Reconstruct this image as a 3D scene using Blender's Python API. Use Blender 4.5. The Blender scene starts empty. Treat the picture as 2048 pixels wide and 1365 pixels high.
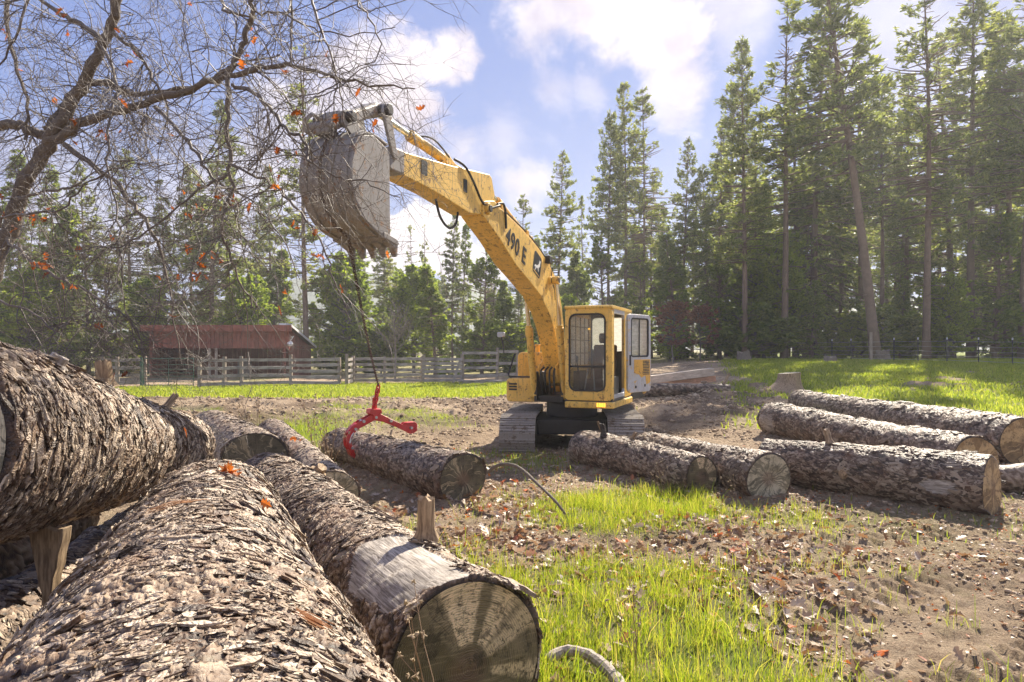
import bpy, math, random
import numpy as np
from mathutils import Vector, Matrix, Euler
R = math.radians
random.seed(7)
rng = np.random.default_rng(7)
S = bpy.context.scene
# ------------------------------------------------------------------ camera
CAMZ = 1.85
F = 1365.0
cam_d = bpy.data.cameras.new("camera"); cam = bpy.data.objects.new("camera", cam_d)
S.collection.objects.link(cam); S.camera = cam
cam.location = (0, 0, CAMZ); cam.rotation_euler = (R(90), 0, 0)
cam_d.sensor_width = 36; cam_d.lens = 36 * F / 2048; cam_d.shift_y = 17.5 / 2048
cam_d.clip_start = 0.05; cam_d.clip_end = 6000
# ------------------------------------------------------------------ light
SUN_AZ, SUN_EL = R(31), R(41)
SUN = Vector((math.sin(SUN_AZ) * math.cos(SUN_EL), math.cos(SUN_AZ) * math.cos(SUN_EL), math.sin(SUN_EL)))
sd = bpy.data.lights.new("sun", 'SUN'); sd.energy = 5.0; sd.angle = R(0.6); sd.color = (1.0, 0.90, 0.74)
so = bpy.data.objects.new("sun", sd); S.collection.objects.link(so)
so.rotation_euler = SUN.to_track_quat('Z', 'Y').to_euler()
S.view_settings.view_transform = 'Standard'; S.view_settings.look = 'None'
S.view_settings.exposure = 1.32; S.view_settings.gamma = 1
S.cycles.max_bounces = 7; S.cycles.transparent_max_bounces = 12
S.cycles.diffuse_bounces = 3; S.cycles.glossy_bounces = 2; S.cycles.transmission_bounces = 4
S.cycles.volume_bounces = 0; S.cycles.volume_step_rate = 4; S.cycles.caustics_reflective = False
S.cycles.use_denoising = True

class NT:
    """small node helper"""
    def __init__(s, tree): s.t = tree
    def n(s, typ, ins=None, **kw):
        nd = s.t.nodes.new(typ)
        for k, v in kw.items(): setattr(nd, k, v)
        for k, v in (ins or {}).items():
            sk = nd.inputs[k]
            if isinstance(v, bpy.types.NodeSocket): s.t.links.new(v, sk)
            else: sk.default_value = v
        return nd
    def math(s, op, a, b=0.0, c=0.0, clamp=False):
        return s.n('ShaderNodeMath', {0: a, 1: b, 2: c}, operation=op, use_clamp=clamp).outputs[0]
    def vm(s, op, a, b=(0, 0, 0)):
        nd = s.n('ShaderNodeVectorMath', {0: a, 1: b}, operation=op)
        return nd.outputs['Value'] if op in ('LENGTH', 'DOT_PRODUCT', 'DISTANCE') else nd.outputs[0]
    def mix(s, f, a, b, typ='MIX'):
        nd = s.n('ShaderNodeMix', data_type='RGBA', blend_type=typ)
        for i, v in ((0, f), (6, a), (7, b)):
            if isinstance(v, bpy.types.NodeSocket): s.t.links.new(v, nd.inputs[i])
            else: nd.inputs[i].default_value = v if i == 0 else (*v[:3], 1)
        return nd.outputs[2]
    def ramp(s, f, stops, interp='LINEAR'):
        nd = s.n('ShaderNodeValToRGB', {0: f}); cr = nd.color_ramp; cr.interpolation = interp
        while len(cr.elements) < len(stops): cr.elements.new(0.5)
        for e, (p, c) in zip(cr.elements, stops):
            e.position = p; e.color = (*c, 1) if hasattr(c, '__len__') else (c, c, c, 1)
        return nd.outputs[0]
    def sm(s, v, a, b, lo=0.0, hi=1.0):
        return s.n('ShaderNodeMapRange', {'Value': v, 'From Min': a, 'From Max': b, 'To Min': lo, 'To Max': hi}, interpolation_type='SMOOTHSTEP').outputs[0]
    def noise(s, vec, scale, detail=4, rough=0.55, out='Fac', dist=0.0):
        return s.n('ShaderNodeTexNoise', {'Vector': vec, 'Scale': scale, 'Detail': detail, 'Roughness': rough, 'Distortion': dist}).outputs[out]

# ------------------------------------------------------------------ sky
W = bpy.data.worlds.new("World"); S.world = W; W.use_nodes = True
W.node_tree.nodes.clear(); g = NT(W.node_tree)
sky = g.n('ShaderNodeTexSky', sky_type='NISHITA', sun_disc=False, sun_elevation=SUN_EL, sun_rotation=SUN_AZ,
          altitude=900, air_density=1.0, dust_density=0.35, ozone_density=2.5)
dirv = g.n('ShaderNodeTexCoord').outputs['Generated']
nrm = g.vm('NORMALIZE', dirv)
nz = g.noise(g.vm('MULTIPLY', nrm, (1, 1, 1.5)), 5.0, 9, 0.6, dist=0.35)
nz2 = g.noise(nrm, 16.0, 6, 0.6)
nn = g.math('ADD', g.math('MULTIPLY', g.math('SUBTRACT', nz, 0.5), 0.46), g.math('MULTIPLY', g.math('SUBTRACT', nz2, 0.5), 0.20))
def cdir(px, py):
    v = Vector(((px - 1024) / F, 1, -(py - 700) / F)); v.normalize(); return tuple(v)
# clouds: (direction, radius, softness, density)
CL = [((800, 195), 0.066, 0.035, 1.0), ((725, 175), 0.05, 0.04, .95), ((650, 220), 0.06, 0.05, .8), ((560, 350), 0.06, .06, .7), ((860, 150), 0.03, .03, 1.0),
      ((1120, 0), 0.040, 0.04, .85), ((1240, 10), 0.060, 0.045, .95), ((1330, 70), 0.040, .04, .95), ((1345, 150), 0.024, .035, .8), ((1345, 215), 0.012, .03, .6), ((1110, 192), 0.008, .04, .45), ((1180, 185), 0.008, .035, .4), ((1460, 0), .03, .07, .55),
      ((1800, 60), .06, .12, .45), ((2000, 120), .06, .14, .45),
      ((862, 478), 0.050, 0.012, 1.0), ((850, 440), 0.024, .010, 1.0), ((800, 500), .035, .015, 1.0), ((780, 540), .05, .03, .95), ((930, 520), .045, .03, .85), ((925, 305), 0.018, 0.04, .7), ((1040, 370), 0.02, .04, .75), ((1010, 275), .02, .05, .4),
      ((250, 470), 0.08, 0.1, .5), ((420, 440), .08, .08, .6), ((60, 520), .1, .1, .5), ((1000, -1300), .2, .2, .8), ((-1200, 300), .2, .2, .7), ((3200, 200), .2, .2, .7)]
cm = None
for (p, r, sft, den) in CL:
    d = g.vm('DISTANCE', nrm, cdir(*p))
    v = g.math('SUBTRACT', d, g.math('MULTIPLY', nn, min(0.75, 0.32 + r * 3)))
    v = g.sm(v, r + sft * .75, r - sft * 0.45 + 1e-4, 0, den)
    cm = v if cm is None else g.math('MAXIMUM', cm, v)
sepz = g.n('ShaderNodeSeparateXYZ', {0: nrm}).outputs[2]
low = g.sm(sepz, 0.16, 0.0, 0, 0.35)                    # pale air and thin cloud towards the horizon
behind = g.sm(g.noise(nrm, 2.2, 6), 0.45, 0.65, 0, .7)  # unseen broken cloud behind the camera, brightened as added fill light
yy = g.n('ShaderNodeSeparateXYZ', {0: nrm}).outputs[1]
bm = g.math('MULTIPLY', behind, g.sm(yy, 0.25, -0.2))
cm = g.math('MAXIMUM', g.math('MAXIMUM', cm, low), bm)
blue = g.ramp(sepz, [(0.0, (3.2, 4.1, 6.3)), (0.15, (1.45, 2.45, 5.6)), (0.38, (0.9, 1.85, 5.2)), (1.0, (0.75, 1.5, 4.4))])
skyc = g.mix(0.07, blue, sky.outputs[0])
shade = g.sm(g.noise(nrm, 9.0, 5), 0.35, 0.62)
cc = g.mix(shade, (5.4, 4.8, 5.7), (8.2, 7.5, 7.9))
cc = g.mix(g.sm(yy, 0.1, -0.3), cc, (12.5, 11.4, 10.0))  # extra cloud brightness behind the camera, added to fill camera-facing shadow sides
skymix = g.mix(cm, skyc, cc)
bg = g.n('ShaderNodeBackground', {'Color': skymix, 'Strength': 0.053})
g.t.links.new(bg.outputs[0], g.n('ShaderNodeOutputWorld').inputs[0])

# ------------------------------------------------------------------ helpers
def link(o, parent=None):
    S.collection.objects.link(o)
    if parent is not None: o.parent = parent
    return o
def tag(o, label=None, cat=None, group=None, kind=None):
    if label: o['label'] = label
    if cat: o['category'] = cat
    if group: o['group'] = group
    if kind: o['kind'] = kind
    return o
def empty(name, loc=(0, 0, 0), rz=0, **kw):
    o = bpy.data.objects.new(name, None); link(o); o.location = loc; o.rotation_euler = (0, 0, rz); o.empty_display_size = .1
    return tag(o, **kw)
def mesh_np(name, V, faces, mats=(), smooth=False, attr=None, mi=None):
    """V: (n,3); faces: list of int arrays (m,k)"""
    me = bpy.data.meshes.new(name); V = np.asarray(V, dtype=np.float32)
    faces = [np.asarray(f, dtype=np.int32) for f in faces if len(f)]
    loops = np.concatenate([f.ravel() for f in faces])
    counts = np.concatenate([np.full(len(f), f.shape[1], dtype=np.int32) for f in faces])
    starts = np.concatenate([[0], np.cumsum(counts)[:-1]]).astype(np.int32)
    me.vertices.add(len(V)); me.vertices.foreach_set('co', V.ravel())
    me.loops.add(len(loops)); me.loops.foreach_set('vertex_index', loops)
    me.polygons.add(len(counts)); me.polygons.foreach_set('loop_start', starts); me.polygons.foreach_set('loop_total', counts)
    if mi is not None: me.polygons.foreach_set('material_index', np.asarray(mi, dtype=np.int32))
    me.polygons.foreach_set('use_smooth', np.full(len(counts), smooth))
    for m in mats: me.materials.append(m)
    if attr:
        for k, a in attr.items():
            at = me.attributes.new(k, 'FLOAT', 'POINT'); at.data.foreach_set('value', np.asarray(a, dtype=np.float32))
    me.update(calc_edges=True); me.validate()
    return me
def obj(name, me, parent=None, loc=None):
    o = bpy.data.objects.new(name, me); link(o, parent)
    if loc is not None: o.location = loc
    return o

class MB:
    """collects simple shapes into one mesh"""
    def __init__(s): s.v = []; s.f = []
    def add(s, vs, fs):
        b = len(s.v); s.v += [tuple(v) for v in vs]; s.f += [tuple(i + b for i in f) for f in fs]; return s
    def box(s, x0, x1, y0, y1, z0, z1, rot=None, at=None):
        vs = [(x, y, z) for x in (x0, x1) for y in (y0, y1) for z in (z0, z1)]
        if rot is not None: vs = [rot @ Vector(v) for v in vs]
        if at is not None: vs = [Vector(v) + Vector(at) for v in vs]
        return s.add(vs, [(0, 1, 3, 2), (4, 6, 7, 5), (0, 4, 5, 1), (2, 3, 7, 6), (0, 2, 6, 4), (1, 5, 7, 3)])
    def prism(s, poly, a, b, ax='y'):
        """poly in the two other axes (x,z for y; y,z for x; x,y for z) from a to b"""
        def P(p, t): return {'y': (p[0], t, p[1]), 'x': (t, p[0], p[1]), 'z': (p[0], p[1], t)}[ax]
        n = len(poly); vs = [P(p, a) for p in poly] + [P(p, b) for p in poly]
        return s.add(vs, [tuple(range(n)), tuple(range(2 * n - 1, n - 1, -1))] + [((i + 1) % n, i, n + i, n + (i + 1) % n) for i in range(n)])
    def tube(s, pts, r, n=8, cap=True):
        pts = [Vector(p) for p in pts]; m = len(pts); rs = r if hasattr(r, '__len__') else [r] * m
        b = len(s.v); up = Vector((0.123, 0.31, 1)).normalized(); prev = None
        for i, p in enumerate(pts):
            t = (pts[min(i + 1, m - 1)] - pts[max(i - 1, 0)]).normalized()
            if prev is None: a = t.cross(up if abs(t.dot(up)) < .95 else Vector((1, 0, 0))).normalized()
            else: a = (prev - t * prev.dot(t)).normalized()
            prev = a; c = t.cross(a)
            for k in range(n):
                q = 2 * math.pi * k / n; s.v.append(tuple(p + (a * math.cos(q) + c * math.sin(q)) * rs[i]))
        for i in range(m - 1):
            for k in range(n):
                k2 = (k + 1) % n; s.f.append((b + i * n + k, b + i * n + k2, b + (i + 1) * n + k2, b + (i + 1) * n + k))
        if cap: s.f.append(tuple(b + k for k in range(n))[::-1]); s.f.append(tuple(b + (m - 1) * n + k for k in range(n)))
        return s
    def cyl(s, p0, p1, r, n=16, r1=None): return s.tube([p0, p1], [r, r if r1 is None else r1], n)
    def torus(s, c, r, t, ax=(0, 0, 1), n=16, m=6, sx=1.0, ref=None):
        ax = Vector(ax).normalized(); a = Vector(ref).normalized() if ref is not None else ax.orthogonal().normalized(); b_ = ax.cross(a); c = Vector(c); b = len(s.v)
        for i in range(n):
            q = 2 * math.pi * i / n; d = a * math.cos(q) * sx + b_ * math.sin(q); dn = d.normalized()
            for j in range(m):
                w = 2 * math.pi * j / m; s.v.append(tuple(c + d * r + dn * math.cos(w) * t + ax * math.sin(w) * t))
        for i in range(n):
            for j in range(m):
                s.f.append((b + i * m + j, b + ((i + 1) % n) * m + j, b + ((i + 1) % n) * m + (j + 1) % m, b + i * m + (j + 1) % m))
        return s
    def build(s, name, mat, parent=None, bevel=0, smooth=False, seg=2, loc=None):
        me = bpy.data.meshes.new(name); me.from_pydata(s.v, [], s.f); me.materials.append(mat); me.update()
        import bmesh
        bmm = bmesh.new(); bmm.from_mesh(me); bmesh.ops.recalc_face_normals(bmm, faces=bmm.faces); bmm.to_mesh(me); bmm.free()
        o = obj(name, me, parent, loc)
        if smooth or bevel:
            me.shade_smooth() if hasattr(me, 'shade_smooth') else None
            if hasattr(me, 'set_sharp_from_angle'): me.set_sharp_from_angle(angle=R(35))
        if bevel:
            m = o.modifiers.new('bevel', 'BEVEL'); m.width = bevel; m.segments = seg; m.limit_method = 'ANGLE'; m.angle_limit = R(35)
        return o

def rrect(x0, x1, y0, y1, r, k=5):
    P = []
    for cx, cy, a0 in ((x1 - r, y1 - r, 0), (x0 + r, y1 - r, 90), (x0 + r, y0 + r, 180), (x1 - r, y0 + r, 270)):
        for i in range(k + 1):
            a = R(a0 + 90 * i / k); P.append((cx + r * math.cos(a), cy + r * math.sin(a)))
    return P

# ------------------------------------------------------------------ numpy noise
def _h(i, j, k, seed):
    i = i.astype(np.int64); j = j.astype(np.int64); k = k.astype(np.int64)
    h = (i * 374761393 + j * 668265263 + k * 2147483647 + seed * 1274126177) & 0xFFFFFFFF
    h = ((h ^ (h >> 13)) * 1274126177) & 0xFFFFFFFF
    h = ((h ^ (h >> 16)) * 2246822519) & 0xFFFFFFFF
    return ((h ^ (h >> 15)) & 0xFFFFFF) / float(0xFFFFFF)
def vnoise(p, seed=0):
    f = np.floor(p); w = p - f; w = w * w * (3 - 2 * w); o = 0
    for dx in (0, 1):
        for dy in (0, 1):
            for dz in (0, 1):
                o = o + _h(f[:, 0] + dx, f[:, 1] + dy, f[:, 2] + dz, seed) * (w[:, 0] if dx else 1 - w[:, 0]) * (w[:, 1] if dy else 1 - w[:, 1]) * (w[:, 2] if dz else 1 - w[:, 2])
    return o
def fbm(p, oct=4, seed=0, gain=.5):
    s = 0; a = 1; t = 0
    for i in range(oct): s = s + a * vnoise(p * 2 ** i, seed + i * 17); t += a; a *= gain
    return s / t
def voro(p, seed=0):
    f = np.floor(p); n = len(p); F1 = np.full(n, 9.); F2 = np.full(n, 9.); I = np.zeros(n)
    for dx in (-1, 0, 1):
        for dy in (-1, 0, 1):
            for dz in (-1, 0, 1):
                c = f + (dx, dy, dz)
                q = c + np.stack([_h(c[:, 0], c[:, 1], c[:, 2], seed + s) for s in (1, 2, 3)], 1) * .9 + .05
                d = np.sqrt(((q - p) ** 2).sum(1)); idv = _h(c[:, 0], c[:, 1], c[:, 2], seed + 9)
                m = d < F1; F2 = np.where(m, F1, np.minimum(F2, d)); I = np.where(m, idv, I); F1 = np.where(m, d, F1)
    return F1, F2, I
def ss(x, a, b):
    t = np.clip((x - a) / (b - a), 0, 1); return t * t * (3 - 2 * t)
def n2(x, y, s, seed, oct=4): return fbm(np.stack([x * s, y * s, np.zeros_like(x) + .37], 1), oct, seed)
HAZE = 0.0010
# ------------------------------------------------------------------ materials
def new_mat(name):
    m = bpy.data.materials.new(name); m.use_nodes = True; m.node_tree.nodes.clear()
    g = NT(m.node_tree); out = g.n('ShaderNodeOutputMaterial'); return m, g, out
def pbr(g, out, col, rough=.6, metal=0., normal=None, spec=.5, **k):
    ins = {'Base Color': col if isinstance(col, bpy.types.NodeSocket) else (*col[:3], 1), 'Roughness': rough, 'Metallic': metal, 'Specular IOR Level': spec}
    if normal is not None: ins['Normal'] = normal
    ins.update(k); b = g.n('ShaderNodeBsdfPrincipled', ins); g.t.links.new(b.outputs[0], out.inputs[0]); return b
def bump(g, h, strength=.5, dist=.02): return g.n('ShaderNodeBump', {'Height': h, 'Strength': strength, 'Distance': dist}).outputs[0]
def oc(g): return g.n('ShaderNodeTexCoord').outputs['Object']
def gp(g): return g.n('ShaderNodeNewGeometry').outputs['Position']
def scl(g, v, s): return g.vm('MULTIPLY', v, s)

def m_paint(name, base, worn=(.22, .12, .05), dirt=(.16, .12, .08), amt=.5, rough=.42):
    m, g, out = new_mat(name); p = gp(g)
    fade = g.noise(p, 1.6, 5, .6); base2 = tuple(min(1, c * 1.15 + .035) for c in base)
    c = g.mix(g.sm(fade, .3, .7), base, base2)
    spots = g.sm(g.noise(p, 9, 8, .72), .62 - amt * .06, .66 - amt * .04)
    streak = g.sm(g.noise(scl(g, p, (9, 9, 1.2)), 2.2, 6, .65), .5, .75, 0, .55 * amt)
    chips = g.sm(g.noise(scl(g, p, (1, 1, .6)), 26, 6, .75), .60, .63, 0, .9 * min(1, amt)); c = g.mix(chips, c, tuple(q * .45 for q in worn)); c = g.mix(streak, c, dirt); c = g.mix(g.math('MULTIPLY', spots, .85), c, worn)
    dust = g.sm(g.noise(p, 3, 6, .7), .5, .85, 0, .35 * amt); c = g.mix(dust, c, (.33, .26, .18))
    rr = g.math('ADD', g.math('MULTIPLY', g.noise(p, 5, 5), .3), rough - .1)
    pbr(g, out, c, rr, normal=bump(g, g.noise(p, 30, 4), .12, .01)); return m
def m_simple(name, col, rough=.6, metal=0., var=.25, sc=6., bmp=.2):
    m, g, out = new_mat(name); p = gp(g); n = g.noise(p, sc, 6, .65)
    c = g.mix(n, tuple(x * (1 - var) for x in col), tuple(min(1, x * (1 + var)) for x in col))
    pbr(g, out, c, rough, metal, normal=bump(g, g.noise(p, sc * 6, 4), bmp, .01)); return m
M = {}
M['yellow'] = m_paint('yellow_paint', (.72, .455, .085), amt=1.1)
M['orange_yellow'] = m_paint('deep_yellow_paint', (.70, .38, .04), amt=.9)
M['lightgrey'] = m_paint('grey_paint', (.44, .455, .47), worn=(.62, .40, .08), amt=.8)
M['bucket'] = m_paint('bucket_steel', (.24, .225, .21), worn=(.26, .14, .06), dirt=(.12, .085, .06), amt=1.1, rough=.5)
M['steel'] = m_simple('dark_steel', (.07, .065, .06), .5, .3, .4)
M['black'] = m_simple('black_rubber', (.02, .02, .02), .6, 0, .3)
M['track'] = m_paint('muddy_track_steel', (.27, .24, .21), worn=(.13, .09, .06), dirt=(.30, .22, .15), amt=1.3, rough=.55)
M['greasy'] = m_simple('greasy_steel', (.035, .03, .027), .55, .2, .5)
M['chrome'] = m_simple('chrome_rod', (.72, .68, .58), .25, .85, .1)
M['rustchain'] = m_simple('rusty_chain', (.10, .06, .04), .6, .4, .5, 20)
M['red'] = m_paint('red_paint', (.50, .014, .014), worn=(.16, .05, .04), dirt=(.22, .04, .03), amt=.55, rough=.32)
M['white'] = m_simple('white_mark', (.75, .75, .72), .5, 0, .1)
M['decal'] = m_simple('black_decal', (.015, .015, .015), .4, 0, .3)
M['bolt'] = m_simple('zinc_bolt', (.5, .5, .5), .35, .8, .1)
M['seat'] = m_simple('brown_seat', (.14, .08, .05), .8, 0, .3)
M['cabin'] = m_simple('cabin_trim', (.16, .15, .13), .7, 0, .3)
M['whitepanel'] = m_simple('white_roof_edge', (.8, .8, .8), .5, 0, .05)
M['gatem'] = m_simple('green_gate_paint', (.05, .12, .09), .45, .3, .3)
M['tpost'] = m_simple('steel_post', (.05, .055, .045), .6, .2, .3)
M['wire'] = m_simple('fence_wire', (.35, .35, .36), .4, .7, .2)
def m_glass(name, dusty, tint=(.8, .82, .8)):
    m, g, out = new_mat(name); p = gp(g)
    d = g.sm(g.noise(scl(g, p, (3, 3, 9)), 2.5, 6, .6), .25, .75, dusty * .75, min(1, dusty * 1.2))
    tr = g.n('ShaderNodeBsdfTransparent', {'Color': (*tint, 1)})
    gl = g.n('ShaderNodeBsdfGlossy', {'Color': (1, 1, 1, 1), 'Roughness': .04})
    fr = g.n('ShaderNodeFresnel', {'IOR': 1.45}).outputs[0]
    a = g.n('ShaderNodeMixShader', {0: fr, 1: tr.outputs[0], 2: gl.outputs[0]})
    df = g.n('ShaderNodeBsdfDiffuse', {'Color': (.62, .6, .56, 1)}); tl = g.n('ShaderNodeBsdfTranslucent', {'Color': (.9, .9, .88, 1)})
    dd = g.n('ShaderNodeMixShader', {0: .6, 1: df.outputs[0], 2: tl.outputs[0]})
    mx = g.n('ShaderNodeMixShader', {0: d, 1: a.outputs[0], 2: dd.outputs[0]})
    g.t.links.new(mx.outputs[0], out.inputs[0]); return m
M['glass'] = m_glass('cab_glass', .10)
M['glass_dusty'] = m_glass('dusty_glass', .8); M['glass_hazy'] = m_glass('hazy_glass', .35)
m, g, out = new_mat('amber_lens'); c = g.mix(g.noise(gp(g), 40, 2), (.9, .35, .02), (.95, .5, .06)); pbr(g, out, c, .2, **{'Emission Color': (1, .5, .05, 1), 'Emission Strength': .8}); M['amber'] = m

def m_wood(name, c1, c2, axis_scale=(18, 18, 1.5), rough=.8, island=.35):
    m, g, out = new_mat(name); o = oc(g); isl = g.n('ShaderNodeNewGeometry').outputs['Random Per Island']
    off = g.n('ShaderNodeCombineXYZ', {0: g.math('MULTIPLY', isl, 9.), 1: g.math('MULTIPLY', isl, 5.), 2: 0.}).outputs[0]
    v = g.vm('ADD', scl(g, o, axis_scale), off); n = g.noise(v, 1.6, 7, .65)
    c = g.mix(g.sm(n, .3, .7), c1, c2); k = g.sm(g.noise(o, 2.3, 5), .4, .7, 0, .4); c = g.mix(k, c, tuple(x * .55 for x in c1))
    b = g.math('ADD', g.math('MULTIPLY', isl, island), 1 - island / 2)
    c = g.mix(1.0, c, g.n('ShaderNodeCombineXYZ', {0: b, 1: b, 2: b}).outputs[0], 'MULTIPLY')
    pbr(g, out, c, rough, normal=bump(g, n, .5, .01)); return m
M['fence_wood'] = m_wood('weathered_fence_boards', (.22, .19, .17), (.42, .38, .34), (2, 14, 14))
M['post_wood'] = m_wood('weathered_posts', (.24, .19, .15), (.42, .35, .28), (14, 14, 2))
M['red_wood'] = m_wood('red_stained_boards', (.17, .058, .04), (.27, .095, .065), (9, 9, .8))
M['beam_old'] = m_wood('old_sawn_timber', (.38, .30, .22), (.62, .52, .41), (16, 16, 2), island=.5)
M['beam_wood'] = m_wood('sawn_timber', (.50, .26, .15), (.78, .48, .32), (16, 16, 2), island=.5)
M['stub'] = m_wood('broken_limb_wood', (.16, .105, .06), (.50, .36, .22), (30, 30, 4), island=0)
M['bare'] = m_wood('bare_weathered_wood', (.22, .18, .145), (.56, .49, .42), (40, 40, 2.5), island=0)
M['barepatch'] = m_wood('weathered_wood_under_bark', (.13, .105, .085), (.60, .54, .47), (55, 55, 2.2), island=0)
M['split'] = m_wood('split_orange_wood', (.33, .17, .08), (.72, .47, .28), (50, 50, 3), island=0)

# bark: plates lighter, cracks reddish brown; 'h' attribute = relief height 0..1
def m_bark(name, pit, mid, top, spec=.45, flake=False):
    m, g, out = new_mat(name); o = oc(g); geo = g.n('ShaderNodeNewGeometry'); isl = geo.outputs['Random Per Island']
    n = g.noise(o, 5, 6, .65); n2_ = g.noise(scl(g, o, (1, 1, .5)), 46, 6, .7)
    if flake: h = g.math('ADD', g.math('MULTIPLY', g.math('POWER', isl, 1.5), .95), g.math('MULTIPLY', n, .22))
    else: h = g.n('ShaderNodeAttribute', attribute_name='h').outputs['Fac']
    hh = g.math('ADD', h, g.math('MULTIPLY', g.math('SUBTRACT', n2_, .5), .55))
    c = g.ramp(hh, [(.12, pit), (.42, mid), (.85, top)])
    c = g.mix(g.sm(n, .45, .75, 0, .5), c, (.20, .10, .055))
    lich = g.sm(g.noise(o, 3.1, 6, .7), .62, .7, 0, .4); c = g.mix(lich, c, (.26, .27, .2))
    v = g.n('ShaderNodeTexVoronoi', {'Vector': g.vm('ADD', scl(g, o, (1, 1, .55)), scl(g, g.n('ShaderNodeTexNoise', {'Vector': o, 'Scale': 12., 'Detail': 3.}).outputs['Color'], (.08, .08, .08))), 'Scale': 62. if not flake else 95.}, feature='F1')
    bh = g.math('ADD', g.math('MULTIPLY', n2_, .7), g.math('MULTIPLY', v.outputs['Distance'], -.7))
    pbr(g, out, c, g.math('ADD', g.math('MULTIPLY', n2_, .35), .36), normal=bump(g, bh, .75, .012), spec=spec); return m
M['bark'] = m_bark('pine_bark', (.022, .014, .010), (.145, .09, .055), (.43, .33, .235))
M['bark_flake'] = m_bark('pine_bark_flakes', (.045, .028, .018), (.20, .132, .080), (.52, .415, .305), .7, True)
M['bark_flake_far'] = m_bark('log_bark_flakes', (.05, .032, .022), (.155, .105, .07), (.37, .295, .215), .5, True)
M['bark_far'] = m_bark('log_bark', (.03, .02, .015), (.155, .105, .07), (.40, .325, .245))

def m_cut(name, base, pale, dark, patch, seed, sectors=None):
    m, g, out = new_mat(name); o = oc(g)
    sp = g.n('ShaderNodeSeparateXYZ', {0: o}); x, y = sp.outputs[0], sp.outputs[1]
    r = g.math('SQRT', g.math('ADD', g.math('MULTIPLY', x, x), g.math('MULTIPLY', y, y)))
    a = g.math('ARCTAN2', y, x)
    a = g.math('ADD', a, g.math('MULTIPLY', g.math('SUBTRACT', g.noise(g.vm('ADD', o, (seed, seed, 0)), 3.5, 3), .5), 1.3))
    pol = g.n('ShaderNodeCombineXYZ', {0: g.math('COSINE', a), 1: g.math('SINE', a), 2: seed * 3.1}).outputs[0]
    fan = g.noise(pol, 3.2, 4, .7); fan2 = g.noise(g.vm('ADD', pol, g.n('ShaderNodeCombineXYZ', {0: 0., 1: 0., 2: g.math('MULTIPLY', r, 1.2)}).outputs[0]), 7., 5, .7)
    dn = g.noise(o, 6, 4); ph = g.math('ADD', g.math('MULTIPLY', r, 620.), g.math('MULTIPLY', dn, 30.))
    ring = g.math('MULTIPLY', g.math('ADD', g.math('SINE', ph), 1), .5)
    c = g.mix(g.sm(dn, .3, .7), base, tuple(q * .6 for q in base))
    pf = g.sm(g.math('ADD', g.math('MULTIPLY', fan, .75), g.math('MULTIPLY', fan2, .25)), .55 - patch * .09, .575 - patch * .08)
    pf = g.math('MULTIPLY', pf, g.sm(g.noise(g.vm('ADD', o, (seed, 0, 0)), 4.5, 5, .65), .36, .5))
    if sectors:
        t = g.math('ADD', g.math('DIVIDE', g.math('ARCTAN2', y, g.math('MULTIPLY', x, -1.)), 2 * math.pi), .5)
        t = g.math('ADD', t, g.math('MULTIPLY', g.math('SUBTRACT', g.noise(o, 14, 5, .7), .5), .035))
        pf = g.math('MULTIPLY', g.ramp(t, sectors), g.sm(g.math('ADD', r, g.math('MULTIPLY', g.math('SUBTRACT', dn, .5), .12)), .10, .13))
        pf = g.math('MULTIPLY', pf, g.sm(g.noise(g.vm('ADD', pol, g.n('ShaderNodeCombineXYZ', {0: 0., 1: 0., 2: g.math('MULTIPLY', r, 9.)}).outputs[0]), 10., 6, .7), .36, .52))
    c = g.mix(pf, c, pale); c = g.mix(g.math('MULTIPLY', ring, g.sm(g.noise(o, 11, 4), .3, .7, .05, .5)), c, dark)
    crk = g.math('MULTIPLY', g.sm(g.noise(pol, 12., 3, .65), .37, .345), g.sm(r, .04, .10)); c = g.mix(g.math('MULTIPLY', crk, .85), c, (.02, .014, .008)); heart = g.sm(r, .13, .05, 0, .6); c = g.mix(heart, c, (.16, .09, .055))
    saw = g.noise(scl(g, o, (4, 90, 4)), 1., 4, .6); c = g.mix(g.sm(saw, .5, .8, 0, .3), c, pale)
    mold = g.sm(g.noise(g.vm('ADD', o, (0, seed * 2, 0)), 9, 7, .75), .52, .62, 0, .75); c = g.mix(mold, c, dark)
    pbr(g, out, c, .75, normal=bump(g, g.math('ADD', ring, g.math('MULTIPLY', saw, .8)), .45, .006)); return m
M['cut_grey'] = m_cut('weathered_cut_end', (.15, .125, .075), (.42, .34, .21), (.045, .04, .022), .35, 1.)
M['cut_fan'] = m_cut('cut_end_with_pale_fans', (.17, .13, .065), (.86, .64, .38), (.04, .03, .015), 1.15, 5., [(0, 0), (.30, 0), (.32, .25), (.38, .2), (.40, 0), (.44, 0), (.455, .8), (.48, .8), (.49, .1), (.55, .15), (.565, .7), (.60, .75), (.615, .3), (.63, .95), (.68, .95), (.69, .1), (.712, .1), (.722, 1), (.80, 1), (.812, .2), (.86, .0), (1, 0)])
M['cut_pale'] = m_cut('pale_cut_end', (.26, .23, .15), (.58, .50, .34), (.09, .08, .05), .9, 3.)
M['cut_gold'] = m_cut('golden_cut_end', (.33, .21, .09), (.55, .38, .18), (.12, .08, .04), .8, 7.)

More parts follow.
